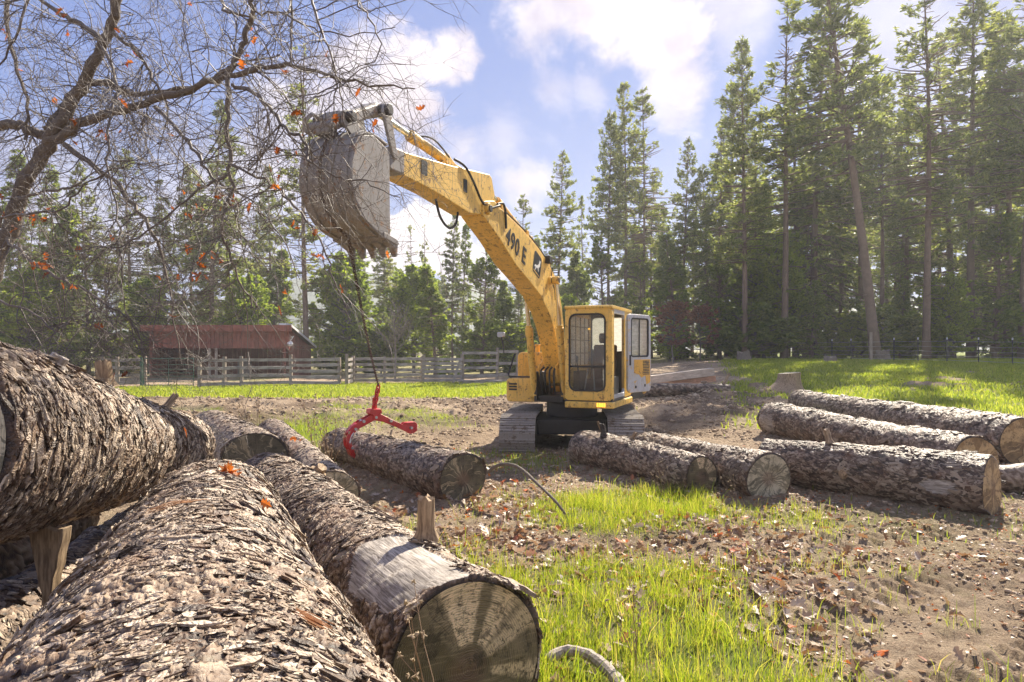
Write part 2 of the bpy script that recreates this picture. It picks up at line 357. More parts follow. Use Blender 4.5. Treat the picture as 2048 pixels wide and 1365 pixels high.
# ground soil: colour depends on patches only
m, g, out = new_mat('soil'); p = gp(g)
gr = g.n('ShaderNodeAttribute', attribute_name='grass').outputs['Fac']
wet = g.n('ShaderNodeAttribute', attribute_name='dark').outputs['Fac']
n1 = g.noise(p, .55, 6, .6); n2_ = g.noise(p, 5, 7, .7); n3 = g.noise(p, 34, 6, .75)
c = g.mix(g.sm(n1, .35, .65), (.38, .275, .18), (.52, .40, .275)); c = g.mix(g.sm(n2_, .35, .65), c, (.25, .175, .115))
c = g.mix(g.sm(n3, .42, .7, 0, .75), c, (.55, .43, .30)); c = g.mix(g.sm(g.noise(p, 60, 5, .8), .56, .68, 0, .7), c, (.10, .065, .04))
c = g.mix(g.math('MULTIPLY', wet, .75), c, (.13, .088, .056))
gc = g.mix(n2_, (.10, .16, .015), (.20, .27, .03)); c = g.mix(g.math('MULTIPLY', gr, g.sm(n3, .3, .6, .55, .95)), c, gc)
pbr(g, out, c, .9, normal=bump(g, g.math('ADD', g.math('ADD', g.math('MULTIPLY', n2_, .7), n3), g.math('MULTIPLY', g.noise(p, 95, 4, .8), .5)), 1.0, .05), spec=.15); M['soil'] = m

def m_leaf(name, stops, trans=.5, rough=.6, tcol=None, attr=None):
    m, g, out = new_mat(name); geo = g.n('ShaderNodeNewGeometry'); isl = geo.outputs['Random Per Island']
    oi = g.n('ShaderNodeObjectInfo').outputs['Random']
    f = g.math('ADD', g.math('MULTIPLY', isl, .75), g.math('MULTIPLY', oi, .25))
    c = g.ramp(f, stops)
    d = g.n('ShaderNodeBsdfPrincipled', {'Base Color': c, 'Roughness': rough, 'Specular IOR Level': .35})
    t = g.n('ShaderNodeBsdfTranslucent', {'Color': g.mix(1.0, c, tcol or (1.5, 1.5, .9), 'MULTIPLY')})
    mx = g.n('ShaderNodeMixShader', {0: trans, 1: d.outputs[0], 2: t.outputs[0]}); g.t.links.new(mx.outputs[0], out.inputs[0]); return m
M['grass'] = m_leaf('grass_blades', [(0, (.09, .15, .012)), (.3, (.20, .28, .02)), (.66, (.34, .38, .05)), (.84, (.42, .40, .08)), (.93, (.46, .36, .18))], .58, .5, (1.4, 1.38, .8))
M['grass_far'] = m_leaf('field_grass', [(0, (.12, .17, .02)), (.5, (.26, .32, .04)), (1, (.42, .41, .10))], .6, .5, (1.35, 1.4, .7))
M['litter'] = m_leaf('fallen_leaves', [(0, (.16, .09, .04)), (.35, (.32, .20, .11)), (.6, (.42, .33, .25)), (.78, (.50, .43, .36)), (.84, (.5, .12, .02)), (.95, (.6, .19, .03))], .25, .45, (1.2, 1, .8))
M['oak_leaf'] = m_leaf('dry_oak_leaves', [(0, (.16, .055, .02)), (.5, (.42, .13, .025)), (1, (.58, .24, .05))], .5, .5, (1.4, 1.1, .7))
M['needle_dk'] = m_leaf('pine_needles', [(0, (.10, .13, .06)), (.5, (.195, .23, .095)), (1, (.36, .37, .15))], .55, .5, (1.5, 1.5, .75))
M['needle_md'] = m_leaf('conifer_sprays', [(0, (.09, .13, .035)), (.5, (.18, .235, .055)), (1, (.31, .34, .09))], .52, .5, (1.5, 1.5, .75))
M['needle_lt'] = m_leaf('light_green_foliage', [(0, (.13, .18, .035)), (.5, (.26, .32, .055)), (1, (.42, .44, .10))], .55, .5, (1.4, 1.5, .7))
M['dead_leaf'] = m_leaf('dead_brown_foliage', [(0, (.14, .07, .055)), (.5, (.25, .12, .085)), (1, (.36, .19, .12))], .4, .7)
M['trunk'] = m_simple('conifer_trunk_bark', (.20, .14, .105), .85, 0, .45, 3, .6)
M['trunk_grey'] = m_simple('grey_trunk_bark', (.17, .15, .13), .85, 0, .4, 3, .6)
M['oakbark'] = m_simple('oak_bark', (.16, .13, .10), .8, 0, .6, 14, .9)
M['twig'] = m_simple('oak_twigs', (.15, .125, .105), .6, 0, .4, 9, .3)
M['weed'] = m_simple('dry_weed_stalk', (.30, .20, .12), .8, 0, .4, 20, .3)
M['seed'] = m_simple('dry_seed_head', (.42, .32, .20), .9, 0, .4, 40, .5)
M['needle_dead'] = m_simple('dry_needles', (.42, .20, .08), .7, 0, .4, 20, .2)
M['hill'] = m_simple('forested_hill', (.05, .075, .05), .9, 0, .4, .05, .3)

# ------------------------------------------------------------------ ground
def n2r(x, y, s, seed, oct=4): return n2(np.atleast_1d(np.asarray(x, float)), np.atleast_1d(np.asarray(y, float)), s, seed, oct)
LOGSEG = [(-.2, 3.05, -2.46, 6.9, .38), (-3.24, 8.6, -5.6, 12.6, .38), (-1.95, 7.5, -4.33, 12.2, .27), (-.6, 8.35, -2.95, 11.75, .33), (2.43, 8.74, 1.17, 11.2, .28), (3.17, 8.42, 2.33, 11.5, .31),
          (5.36, 7.62, 3.62, 9.6, .36), (6.38, 9.4, 5.55, 14.4, .37), (8.08, 10.75, 7.65, 18.2, .4)]
def logdist(x, y):
    return np.minimum.reduce([np.hypot(x - xa - np.clip(((x - xa) * (xb - xa) + (y - ya) * (yb - ya)) / ((xb - xa) ** 2 + (yb - ya) ** 2), 0, 1) * (xb - xa), y - ya - np.clip(((x - xa) * (xb - xa) + (y - ya) * (yb - ya)) / ((xb - xa) ** 2 + (yb - ya) ** 2), 0, 1) * (yb - ya)) - r for (xa, ya, xb, yb, r) in LOGSEG])
def gbase(x, y):
    x = np.asarray(x, float); y = np.asarray(y, float)
    z = 1.15 * ss(y, 8, 40) * ss(x, -3, 14) + .25 * ss(y, 24, 36) * ss(-x, -3, 4) * 0
    z = z - .10 * np.exp(-((x - 1.2) ** 2 + (y - 13.8) ** 2) / 5.)
    for (xa, ya, xb, yb, r) in LOGSEG:     # soil pushed up along the logs
        dx, dy = xb - xa, yb - ya; t = np.clip(((x - xa) * dx + (y - ya) * dy) / (dx * dx + dy * dy), 0, 1); d = np.hypot(x - xa - t * dx, y - ya - t * dy)
        z = z + .055 * np.exp(-((d - r * .75) / .16) ** 2)
    z = z - .10 * np.exp(-((x - 3.) ** 2 / 8 + (y - 1.5) ** 2 / 6))
    return z + .0 * x
def grass_mask(x, y):
    w = n2(x, y, .9, 31) - .5; w2 = n2(x, y, 2.6, 41) - .5; w3 = n2(x, y, .25, 51) - .5
    rb = np.interp(y, [0, 3.8, 4.6, 5.6, 6.3, 7.0, 8.2, 9.2, 9.6], [1.9, 1.85, 1.9, 1.75, 1.4, 2.3, 2.75, 2.5, 1.0])
    lb = np.interp(y, [0, 4, 6.5, 7.6, 9], [-.6, -.8, -.7, .1, .7])
    A = ss(rb - x + w * 1.6, -.15, .55) * ss(x - lb + w * .6, -.1, .25) * ss(9.2 - y + w * .6, 0, .5)
    gap = np.exp(-((x - 1.1) ** 2 / 2.2 + (y - 6.5) ** 2 / .35)) + .8 * np.exp(-((x - .1) ** 2 / .25 + (y - 6.6) ** 2 / 1.2))
    A = A * np.clip(1 - .85 * gap, 0, 1) * (.35 + .65 * ss(w2 + w * .5, -.22, .05))
    B = ss(y, 25.5, 27.5) * ss(3. - x, -1, 2) * ss(37 + .2 * x - y, -1, 2) * ss(w3 + (y - 27) * .05, -.28, .0)
    B2 = ss(w3 + w * .3, .03, .12) * ss(y, 15, 19) * ss(4 - x, 0, 2) * .55
    C = ss(x - (.31 * y + w3 * 5), -.5, 2.0) * ss(y - (13.5 + w3 * 6), 0, 3.0) * ss(w3 * .8 + w * .8 + w2 * .3 + .012 * (y - 18), -.13, .03)
    D = np.exp(-((x + 4.9) ** 2 / 1.6 + (y - 14.5) ** 2 / 10.)) * 1.3 + np.exp(-((x + 3.2) ** 2 / .3 + (y - 10.5) ** 2 / 2.)) * .7
    E = np.exp(-((x - .0) ** 2 / 1.4 + (y - 11.5) ** 2 / 1.0)) * .8 * ss(w2, -.25, .0)
    E2 = np.exp(-((x - 3.3) ** 2 / 4 + (y - 7.4) ** 2 / .25)) * .35 + .16 * ss(w2 + w, .0, .2) * ss(y, 1, 3) * ss(11 - y, 0, 2)
    far = ss(y, 44, 52) * .5
    return np.clip(np.maximum.reduce([A, B, B2, C, D, E, E2, far]), 0, 1)
def grough(x, y, gm):
    d = 1 - .65 * gm
    z = (n2(x, y, 1.1, 3, 3) - .5) * .12 * d + (n2(x, y, 3.6, 5, 4) - .5) * .10 * d + (np.abs(n2(x, y, 7, 6, 4) - .5)) * -.09 * d + (n2(x, y, 14, 7, 3) - .5) * .055 * d
    near = ss(18 - y, 0, 6)
    # clods pushed up by the machine
    heap = ss(y, 15.5, 18) * ss(25.5 + .25 * np.abs(x) * (x > 2) - y, 0, 2) * (1 - gm)
    z = z + heap * (ss(n2(x, y, .9, 13), .42, .75) * .20 + (.5 - np.abs(n2(x, y, 2.4, 17, 5) - .5) * 3) * .13 * ss(n2(x, y, .7, 19), .3, .6) + (n2(x, y, 9, 21, 3) - .5) * .07)
    # track and tyre marks in the dirt at the right
    tr = ss(x - (1.9 + .0 * y), 0, .6) * ss(8.3 - y, 0, 1)
    u = (x * .93 + y * .36); v = (-x * .36 + y * .93)
    z = z + tr * (.028 * np.sign(np.sin(u * 2 * np.pi / .17)) * ss(np.sin(v * 2 * np.pi / 1.15 + .7 * np.sin(u)), .2, .6) * ss(n2(x, y, 1.3, 91), .38, .55))
    return z
def gz(x, y):
    """ground height as built, for placing things (arrays or numbers)"""
    xa = np.atleast_1d(np.asarray(x, float)); ya = np.atleast_1d(np.asarray(y, float))
    z = gbase(xa, ya) + grough(xa, ya, grass_mask(xa, ya)); return z if np.ndim(x) else float(z[0])
def axis(fine0, fine1, step, lo, hi, grow=1.09):
    a = list(np.arange(fine0, fine1 + step / 2, step)); s = step
    while a[-1] < hi: s *= grow; a.append(a[-1] + s)
    s = step; b = [a[0]]
    while b[-1] > lo: s *= grow; b.append(b[-1] - s)
    return np.array(b[:0:-1] + a)
gx = axis(-4.5, 8.5, .03, -1500, 1500, 1.035); gy = axis(2.4, 14, .03, -60, 3000, 1.012)
GX, GY = np.meshgrid(gx, gy); fx, fy = GX.ravel(), GY.ravel()
gm = grass_mask(fx, fy); hz = gbase(fx, fy) + grough(fx, fy, gm)
dk = ss(n2(fx, fy, .5, 77), .45, .62) * ss(fy, 14, 17) * ss(27 - fy, 0, 3) + .5 * ss(n2(fx, fy, .8, 78), .5, .65)
nx_, ny_ = len(gx), len(gy)
ii = (np.arange(ny_ - 1)[:, None] * nx_ + np.arange(nx_ - 1)[None, :]).ravel()
me = mesh_np('ground', np.stack([fx, fy, hz], 1), [np.stack([ii, ii + 1, ii + nx_ + 1, ii + nx_], 1)], [M['soil']], True, {'grass': gm, 'dark': np.clip(dk, 0, 1)})
tag(obj('ground', me), kind='structure')
print('ground', nx_, ny_)

# ------------------------------------------------------------------ grass, litter
def blades(name, x, y, h, w, mat, lean=.35, z=None, parent=None):
    n = len(x); z0 = gz(x, y) - .01 if z is None else z
    az = rng.uniform(0, 2 * np.pi, n); la = rng.uniform(0, 2 * np.pi, n); ll = h * lean * rng.random(n) ** 1.3 * 1.6
    dx, dy = np.cos(az) * w / 2, np.sin(az) * w / 2; lx, ly = np.cos(la) * ll, np.sin(la) * ll
    P = []
    for t, ws in ((0, .8), (.5, 1.0), (.82, .6)):
        b = t ** 1.8; hh = h * (t - .12 * b * lean * 2)
        for s in (-1, 1): P.append(np.stack([x + lx * b + s * dx * ws, y + ly * b + s * dy * ws, z0 + hh], 1))
    P.append(np.stack([x + lx, y + ly, z0 + h * (1 - .25 * lean)], 1))
    V = np.stack(P, 1).reshape(-1, 3); b = np.arange(n) * 7
    q = np.concatenate([np.stack([b, b + 1, b + 3, b + 2], 1), np.stack([b + 2, b + 3, b + 5, b + 4], 1)]); t = np.stack([b + 4, b + 5, b + 6], 1)
    return obj(name, mesh_np(name, V, [q, t], [mat]), parent)
def scatter(n, x0, x1, y0, y1, dens, pw=1.0):
    x = rng.uniform(x0, x1, n); y = rng.uniform(y0, y1, n); k = rng.random(n) < dens(x, y) ** pw; return x[k], y[k]
x, y = scatter(190000, -1.2, 3.4, 2.2, 9.6, lambda a, b: grass_mask(a, b) * (.25 + .9 * ss(n2(a, b, 6., 64), .35, .62)), 1.3)
hgt = rng.gamma(3.5, .033, len(x)) * (.55 + .75 * n2(x, y, 1.5, 61)) * np.interp(y, [2, 5, 9], [1.15, 1.05, .8])
tag(blades('grass', x, y, hgt, rng.uniform(.0025, .0055, len(x)), M['grass'], .45), kind='stuff')
x, y = scatter(70000, -9, 6, 9.4, 24, grass_mask, 1.2)
x2, y2 = scatter(26000, 1.5, 9, 2, 12, lambda a, b: grass_mask(a, b) * .5, 1.2); x = np.concatenate([x, x2]); y = np.concatenate([y, y2])
tag(blades('short_grass', x, y, rng.uniform(.05, .15, len(x)), rng.uniform(.006, .012, len(x)), M['grass_far']), kind='stuff')
x, y = scatter(110000, -22, 5, 24, 38, grass_mask, 1.0); x2, y2 = scatter(210000, 4, 44, 13, 46, grass_mask, 1.0)
x = np.concatenate([x, x2]); y = np.concatenate([y, y2])
tag(blades('field_grass', x, y, rng.uniform(.07, .20, len(x)) * (.6 + .8 * n2(x, y, .6, 63)), rng.uniform(.015, .04, len(x)), M['grass_far'], .5), kind='stuff')

def leaf_mesh(name, x, y, z, s, nrm_t, mat, curl=.25, parent=None, lobes=True):
    """lobed leaves of six to eleven points, bent along the midrib"""
    n = len(x)
    if lobes: out = np.array([(-.5, 0), (-.32, .10), (-.22, .30), (-.08, .14), (.08, .40), (.16, .16), (.36, .26), (.5, 0), (.36, -.26), (.16, -.16), (.08, -.40), (-.08, -.14), (-.22, -.30), (-.32, -.10)])
    else: out = np.array([(-.5, 0), (-.2, .25), (.2, .22), (.5, 0), (.2, -.22), (-.2, -.25)])
    m = len(out); az = rng.uniform(0, 2 * np.pi, n); ca, sa = np.cos(az), np.sin(az)
    u = np.stack([ca, sa, np.zeros(n)], 1); v = np.stack([-sa, ca, np.zeros(n)], 1); w = np.tile([0, 0, 1.], (n, 1))
    tl = rng.normal(0, nrm_t, n); t2 = rng.normal(0, nrm_t, n)
    u = u + w * np.tan(np.clip(tl, -1.3, 1.3))[:, None]; u /= np.linalg.norm(u, axis=1)[:, None]
    v = v + w * np.tan(np.clip(t2, -1.3, 1.3))[:, None]; v /= np.linalg.norm(v, axis=1)[:, None]; w = np.cross(u, v)
    cu = rng.normal(0, curl, n)[:, None]; cv = rng.uniform(0, curl * 2.5, n)[:, None]
    a = out[None, :, 0]; b = out[None, :, 1]; hh = cu * a * a * 2 + cv * np.abs(b) * 1.2
    V = np.stack([x, y, z], 1)[:, None, :] + s[:, None, None] * (a[..., None] * u[:, None, :] + b[..., None] * v[:, None, :] + hh[..., None] * w[:, None, :])
    C = np.stack([x, y, z], 1); V = np.concatenate([C[:, None, :], V], 1).reshape(-1, 3); base = np.arange(n)[:, None] * (m + 1)
    T = np.concatenate([np.stack([base[:, 0], base[:, 0] + 1 + i, base[:, 0] + 1 + (i + 1) % m], 1) for i in range(m)])
    return obj(name, mesh_np(name, V, [T], [mat]), parent)
def litter_d(x, y):
    w = n2(x, y, 1.1, 71)
    return np.clip(ss(w, .38, .62) * (.25 + .9 * np.exp(-((x - .9) ** 2 / 3.2 + (y - 6.6) ** 2 / 1.3)) + .8 * np.exp(-((x + .9) ** 2 / 1.2 + (y - 7.3) ** 2 / 2.5)) + .6 * np.exp(-((x - 1.9) ** 2 / .6 + (y - 4.6) ** 2 / 4)) + .7 * np.exp(-((x - .8) ** 2 / 1.2 + (y - 9.9) ** 2 / .5))), 0, 1) * np.interp(x, [2.5, 5], [1, .15])
x, y = scatter(15000, -2.2, 7, 2.3, 12, litter_d)
tag(leaf_mesh('leaf_litter', x, y, gz(x, y) + rng.uniform(.005, .05, len(x)), rng.uniform(.05, .13, len(x)), .45, M['litter']), kind='stuff')
# clods and crumbs of soil, chips and bits of stalk
phi = (1 + 5 ** .5) / 2
ico = np.array([(-1, phi, 0), (1, phi, 0), (-1, -phi, 0), (1, -phi, 0), (0, -1, phi), (0, 1, phi), (0, -1, -phi), (0, 1, -phi), (phi, 0, -1), (phi, 0, 1), (-phi, 0, -1), (-phi, 0, 1)]) / 1.9
icf = [(0, 11, 5), (0, 5, 1), (0, 1, 7), (0, 7, 10), (0, 10, 11), (1, 5, 9), (5, 11, 4), (11, 10, 2), (10, 7, 6), (7, 1, 8), (3, 9, 4), (3, 4, 2), (3, 2, 6), (3, 6, 8), (3, 8, 9), (4, 9, 5), (2, 4, 11), (6, 2, 10), (8, 6, 7), (9, 8, 1)]
x, y = scatter(110000, -3, 9, 2.3, 26, lambda a, b: np.clip(1 - grass_mask(a, b) * 1.3, 0, 1) * ss(n2(a, b, 1.6, 83), .38, .62) * np.interp(b, [2, 10, 26], [1, .8, .6]))
x2, y2 = scatter(26000, -15, -3, 12, 27, lambda a, b: np.clip(1 - grass_mask(a, b) * 1.3, 0, 1) * (.2 + .8 * ss(n2(a, b, 1.1, 85), .45, .62)))
x = np.concatenate([x, x2]); y = np.concatenate([y, y2])
n = len(x); s = np.minimum(rng.gamma(1.2, .0062, n), .032) * np.interp(y, [2, 14, 26], [.9, 1.5, 3.0])
V = ico[None] * s[:, None, None] * rng.uniform(.6, 1.35, (n, 12, 1)) * np.array([1.2, 1, .7])
a = rng.uniform(0, 6.28, n); V = np.stack([V[..., 0] * np.cos(a)[:, None] - V[..., 1] * np.sin(a)[:, None], V[..., 0] * np.sin(a)[:, None] + V[..., 1] * np.cos(a)[:, None], V[..., 2]], 2)
V += np.stack([x, y, gz(x, y) + s * .15], 1)[:, None]; b = np.arange(n)[:, None] * 12
T = np.concatenate([b + np.array(t) for t in icf])
m, g, out = new_mat('soil_clods'); isl = g.n('ShaderNodeNewGeometry').outputs['Random Per Island']
c = g.ramp(isl, [(0, (.21, .15, .10)), (.5, (.35, .26, .175)), (1, (.52, .41, .29))]); pbr(g, out, c, .95, normal=bump(g, g.noise(gp(g), 60, 4), .7, .01), spec=.1)
tag(obj('soil_clods', mesh_np('soil_clods', V.reshape(-1, 3), [T], [m], True)), kind='stuff')
x, y = scatter(95000, -4, 9, 2.3, 13, lambda a, b: .16 + .5 * ss(n2(a, b, 2.1, 87), .4, .6) + 1.0 * np.exp(-(logdist(a, b) / .28) ** 2)); n = len(x)
tag(leaf_mesh('ground_debris', x, y, gz(x, y) + rng.uniform(.0, .012, n), rng.gamma(3, .008, n), .35, M['litter'], .2, lobes=False), kind='stuff')
# ------------------------------------------------------------------ logs
def PW(px, py, Y): return Vector(((px - 1024) / F * Y, Y, CAMZ - (py - 700) / F * Y))
def bark_h(P, size, seed, za=1.):
    """relief of plated, flaking bark, 0..1 (P in metres, z along the log)"""
    P = P * np.array([1, 1, za]); p = P / size; p = p * np.array([1, 1, .5]); w = np.stack([fbm(p * .9 + k * 7.3, 3, seed + k) for k in range(3)], 1) - .5
    F1, F2, I = voro(p + w * 1.3, seed); crack = ss(F2 - F1, .02, .26)
    q = P / size * np.array([1, 1, .62]) * 1.9 + w * 1.7
    f1, f2, J = voro(q + 3.1, seed + 40); small = ss(f2 - f1, .0, .2)
    t = fbm(P / size * np.array([1, 1, .5]) * 1.6 + w * 2, 4, seed + 70) * 7; ter = (np.floor(t) + ss(t - np.floor(t), .0, .28)) / 7
    h = crack * (.22 + .33 * I) + .22 * small * (.3 + J) + .75 * (ter - .32)
    fr = np.abs(fbm(P / size * np.array([.55, .55, .13]) + w * .5, 4, seed + 90) - .5); h = h * (.25 + .75 * ss(fr, .0, .055))
    return np.clip(h, 0, 1.15)
def frame_from(A, B):
    d = (Vector(B) - Vector(A)); L = d.length; d.normalize(); up = Vector((0, 0, 1)); y = (up - d * up.dot(d)).normalized(); x = y.cross(d)
    Mx = Matrix((x, y, d)).transposed().to_4x4(); Mx.translation = Vector(A); return Mx, L
def flakes(parent, name, N, surf, nrmf, mat, size, th_rng, s_rng, skip=None, lift=.5, near=lambda s: 1., across=False):
    th = rng.uniform(*th_rng, N); s = s_rng[0] + (s_rng[1] - s_rng[0]) * rng.random(N) ** (1.35 if N > 90000 else 1)
    if skip is not None: k = ~skip(th, s); th, s = th[k], s[k]; N = len(th)
    P, hh = surf(th, s); k = hh > rng.uniform(.12, .5, N); th, s, P, hh = th[k], s[k], P[k], hh[k]; N = len(th); Nn = nrmf(th, s); ax = np.tile([0, 0, 1.], (N, 1)); T = np.cross(Nn, ax)
    Q3 = P + float(th_rng[0]) + 3; lo = fbm(Q3 * 3.2, 3, 5); k = rng.random(N) > ss(fbm(Q3 * np.array([7, 7, 4.]), 4, 8), .50, .60) * .88; P, hh, th, s, Nn, T, ax, Q3, lo = P[k], hh[k], th[k], s[k], Nn[k], T[k], ax[k], Q3[k], lo[k]; N = len(th)
    a = (rng.normal(0, .34, N) + (lo - .5) * 2.4)[:, None]; U = (T * np.cos(a) + ax * np.sin(a)) if across else (ax * np.cos(a) + T * np.sin(a)); V_ = np.cross(Nn, U)
    tu, tv = rng.normal(0, .20 * lift, N)[:, None], rng.normal(0, .30 * lift, N)[:, None]
    U = U + Nn * tu; V_ = V_ + Nn * tv; W_ = np.cross(U, V_); W_ /= np.linalg.norm(W_, axis=1)[:, None]
    W_ *= np.sign((W_ * Nn).sum(1))[:, None]
    sz = np.minimum(size * rng.gamma(2.6, .42, N) + size * .25, size * 2.6) * near(s) * (.55 + .75 * ss(fbm(Q3 * 4.1 + 9, 3, 15), .35, .65)); big = rng.random(N) < .05; sz = np.where(big, sz * 1.6, sz); lu = sz * rng.uniform(.9, 2.1, N); lv = sz * rng.uniform(.35, .8, N); m = 7
    an = (np.arange(m)[None] + rng.uniform(-.35, .35, (N, m))) * 2 * np.pi / m; rr = rng.uniform(.62, 1.15, (N, m))
    top = P[:, None] + W_[:, None] * (sz * .10)[:, None, None] + (np.cos(an) * rr * lu[:, None])[..., None] * U[:, None] + (np.sin(an) * rr * lv[:, None])[..., None] * V_[:, None]
    top = top + W_[:, None] * (rng.uniform(-.10, .10, (N, m)) * sz[:, None])[..., None]
    bot = top - W_[:, None] * (sz * .22)[:, None, None] - (top - P[:, None]) * .12
    C = top.mean(1, keepdims=True) + W_[:, None] * (sz * .05)[:, None, None]
    V = np.concatenate([top, bot, C], 1).reshape(-1, 3); b = np.arange(N)[:, None] * (2 * m + 1)
    Q = np.concatenate([b + np.array((i, (i + 1) % m, m + (i + 1) % m, m + i))[None] for i in range(m)])[:, ::-1]
    Tt = np.concatenate([b + np.array((2 * m, i, (i + 1) % m))[None] for i in range(m)])
    return obj(name, mesh_np(name, V, [Q, Tt], [mat]), parent)

def make_log(label, A, B, rA, rB, seed, res=.03, amp=.016, size=.055, cuts=('cut_grey', 'cut_grey'), prof=None, bend=.02, bare=(), stubs=(), fl=0, fsize=.016, fth=(0, 2 * math.pi), fs=(0, 1), group=None, cat='log', oval=.03, barkm='bark_far', nearf=lambda s: 1., seat=False):
    if seat:
        A = (A[0], A[1], float(np.mean(gbase(np.array([A[0], A[0] * .7 + B[0] * .3]), np.array([A[1], A[1] * .7 + B[1] * .3])))) + rA * .93 - .05); B = (B[0], B[1], float(gbase(B[0], B[1])) + rB * .93 - .05)
    Mx, L = frame_from(A, B); root = empty('log', label=label, cat=cat, group=group); root.matrix_world = Mx
    rs = np.random.default_rng(seed); ph = rs.uniform(0, 6.28, 6)
    def rad(th, s):
        t = s / L; r = rA + (rB - rA) * t
        if prof is not None: r = r * np.interp(t, *prof)
        return r * (1 + oval * np.cos(2 * th + ph[0]) + .02 * np.cos(3 * th + ph[1] + 2 * t) + .025 * np.sin(t * 7 + ph[2]) * np.cos(th + ph[3]))
    def cen(s):
        t = s / L; return bend * np.sin(t * np.pi + ph[4]) - bend * math.sin(ph[4]), bend * np.cos(t * 4 + ph[5]) - bend * math.cos(ph[5])
    def bm(th, s):
        m = np.zeros_like(th)
        for (s0, t0, ds, dt) in bare:
            dth = (th - t0 + np.pi) % (2 * np.pi) - np.pi; d = np.sqrt(((s - s0) / ds) ** 2 + (dth / dt) ** 2)
            wob = fbm(np.stack([np.cos(th) * 2.2, np.sin(th) * 2.2, s * 5], 1), 3, seed) - .5; m = np.maximum(m, (d + wob * .6 < 1) * 1.)
        return m
    def surf(th, s, extra=0.):
        r = rad(th, s); cx, cy = cen(s); P0 = np.stack([r * np.cos(th), r * np.sin(th), s], 1); h = bark_h(P0, size, seed, 2.0 if barkm == 'bark' else 1.); b = bm(th, s)
        d = np.where(b > 0, -.012 + .003 * fbm(np.stack([np.cos(th) * 30, np.sin(th) * 30, s * 3], 1), 3, seed), amp * (h - .45)) + extra + (fbm(P0 * 5.5, 3, seed + 3) - .5) * .055
        return np.stack([(r + d) * np.cos(th) + cx, (r + d) * np.sin(th) + cy, s], 1), h
    nt = max(24, int(2 * math.pi * max(rA, rB) / res)); ns = max(8, int(L / res))
    th = np.linspace(0, 2 * np.pi, nt, endpoint=False); s = np.linspace(0, L, ns); TH, SS = np.meshgrid(th, s); TH, SS = TH.ravel(), SS.ravel()
    V, h = surf(TH, SS)
    # ragged bark edge at the cuts, then an annulus inwards to the wood
    def ring(s0, k):
        r = rad(th, np.full(nt, s0)) - amp * k; cx, cy = cen(np.array([s0])); return np.stack([r * np.cos(th) + cx, r * np.sin(th) + cy, np.full(nt, s0)], 1)
    V = np.concatenate([V, ring(0., 1.6), ring(L, 1.6)]); h = np.concatenate([h, np.zeros(2 * nt)])
    i = np.arange(nt); j = (i + 1) % nt; k = (np.arange(ns - 1) * nt)[:, None]
    Q = np.stack([k + i, k + j, k + nt + j, k + nt + i], 2).reshape(-1, 4)
    e0 = ns * nt; Q2 = np.stack([e0 + i, e0 + j, j, i], 1); l0 = (ns - 1) * nt; Q3 = np.stack([l0 + i, l0 + j, e0 + nt + j, e0 + nt + i], 1)
    b = bm(TH, SS); mi = np.concatenate([(b[Q].mean(1) > .5).astype(int), np.zeros(2 * nt, int)])
    bk = obj('bark', mesh_np('bark', V, [np.concatenate([Q, Q2, Q3])], [M[barkm], M['barepatch']], True, {'h': h}, mi), root)
    for e, (cm_, s0) in enumerate(zip(cuts, (0., L))):
        kr = 14; rad0 = rad(th, np.full(nt, s0)) - amp * 1.5; step = max(1, nt // 72); tt = th[::step]; rr0 = rad0[::step]; n_ = len(tt)
        rings = []; cx, cy = cen(np.array([s0]))
        for q in range(1, kr + 1):
            f = q / kr; xx = rr0 * f * np.cos(tt); yy_ = rr0 * f * np.sin(tt)
            zz = (fbm(np.stack([xx * 14, yy_ * 14, np.full(n_, seed * 1.)], 1), 3, seed + e) - .5) * .016 + (fbm(np.stack([xx * 3, yy_ * 3, np.full(n_, seed * 1.)], 1), 2, seed + e) - .5) * .03
            rings.append(np.stack([xx, yy_, zz * (1 if q < kr else .3)], 1))
        Vc = np.concatenate([np.zeros((1, 3))] + rings); a = np.arange(n_); c2 = (a + 1) % n_
        T = np.stack([np.zeros(n_, int), 1 + a, 1 + c2], 1); Qc = np.concatenate([np.stack([1 + q * n_ + a, 1 + (q + 1) * n_ + a, 1 + (q + 1) * n_ + c2, 1 + q * n_ + c2], 1) for q in range(kr - 1)])
        Vc[:, 2] += (.003 if e else -.003); co = obj('cut_end', mesh_np('cut_end', Vc, [T, Qc], [M[cm_]], True), root); co.location = (float(cx[0]), float(cy[0]), s0)
    def nrmf(t_, s_): return np.stack([np.cos(t_), np.sin(t_), np.zeros_like(t_)], 1)
    if fl:
        fo = flakes(root, 'bark_flakes', fl, lambda a_, b_: surf(a_, b_), nrmf, M['bark_flake' if barkm == 'bark' else 'bark_flake_far'], fsize, fth, (fs[0] * L, fs[1] * L), lambda a_, b_: bm(a_, b_) > 0, lift=.5 if barkm == 'bark' else .3, near=nearf, across=barkm == 'bark')
        fo['kind'] = 'stuff'
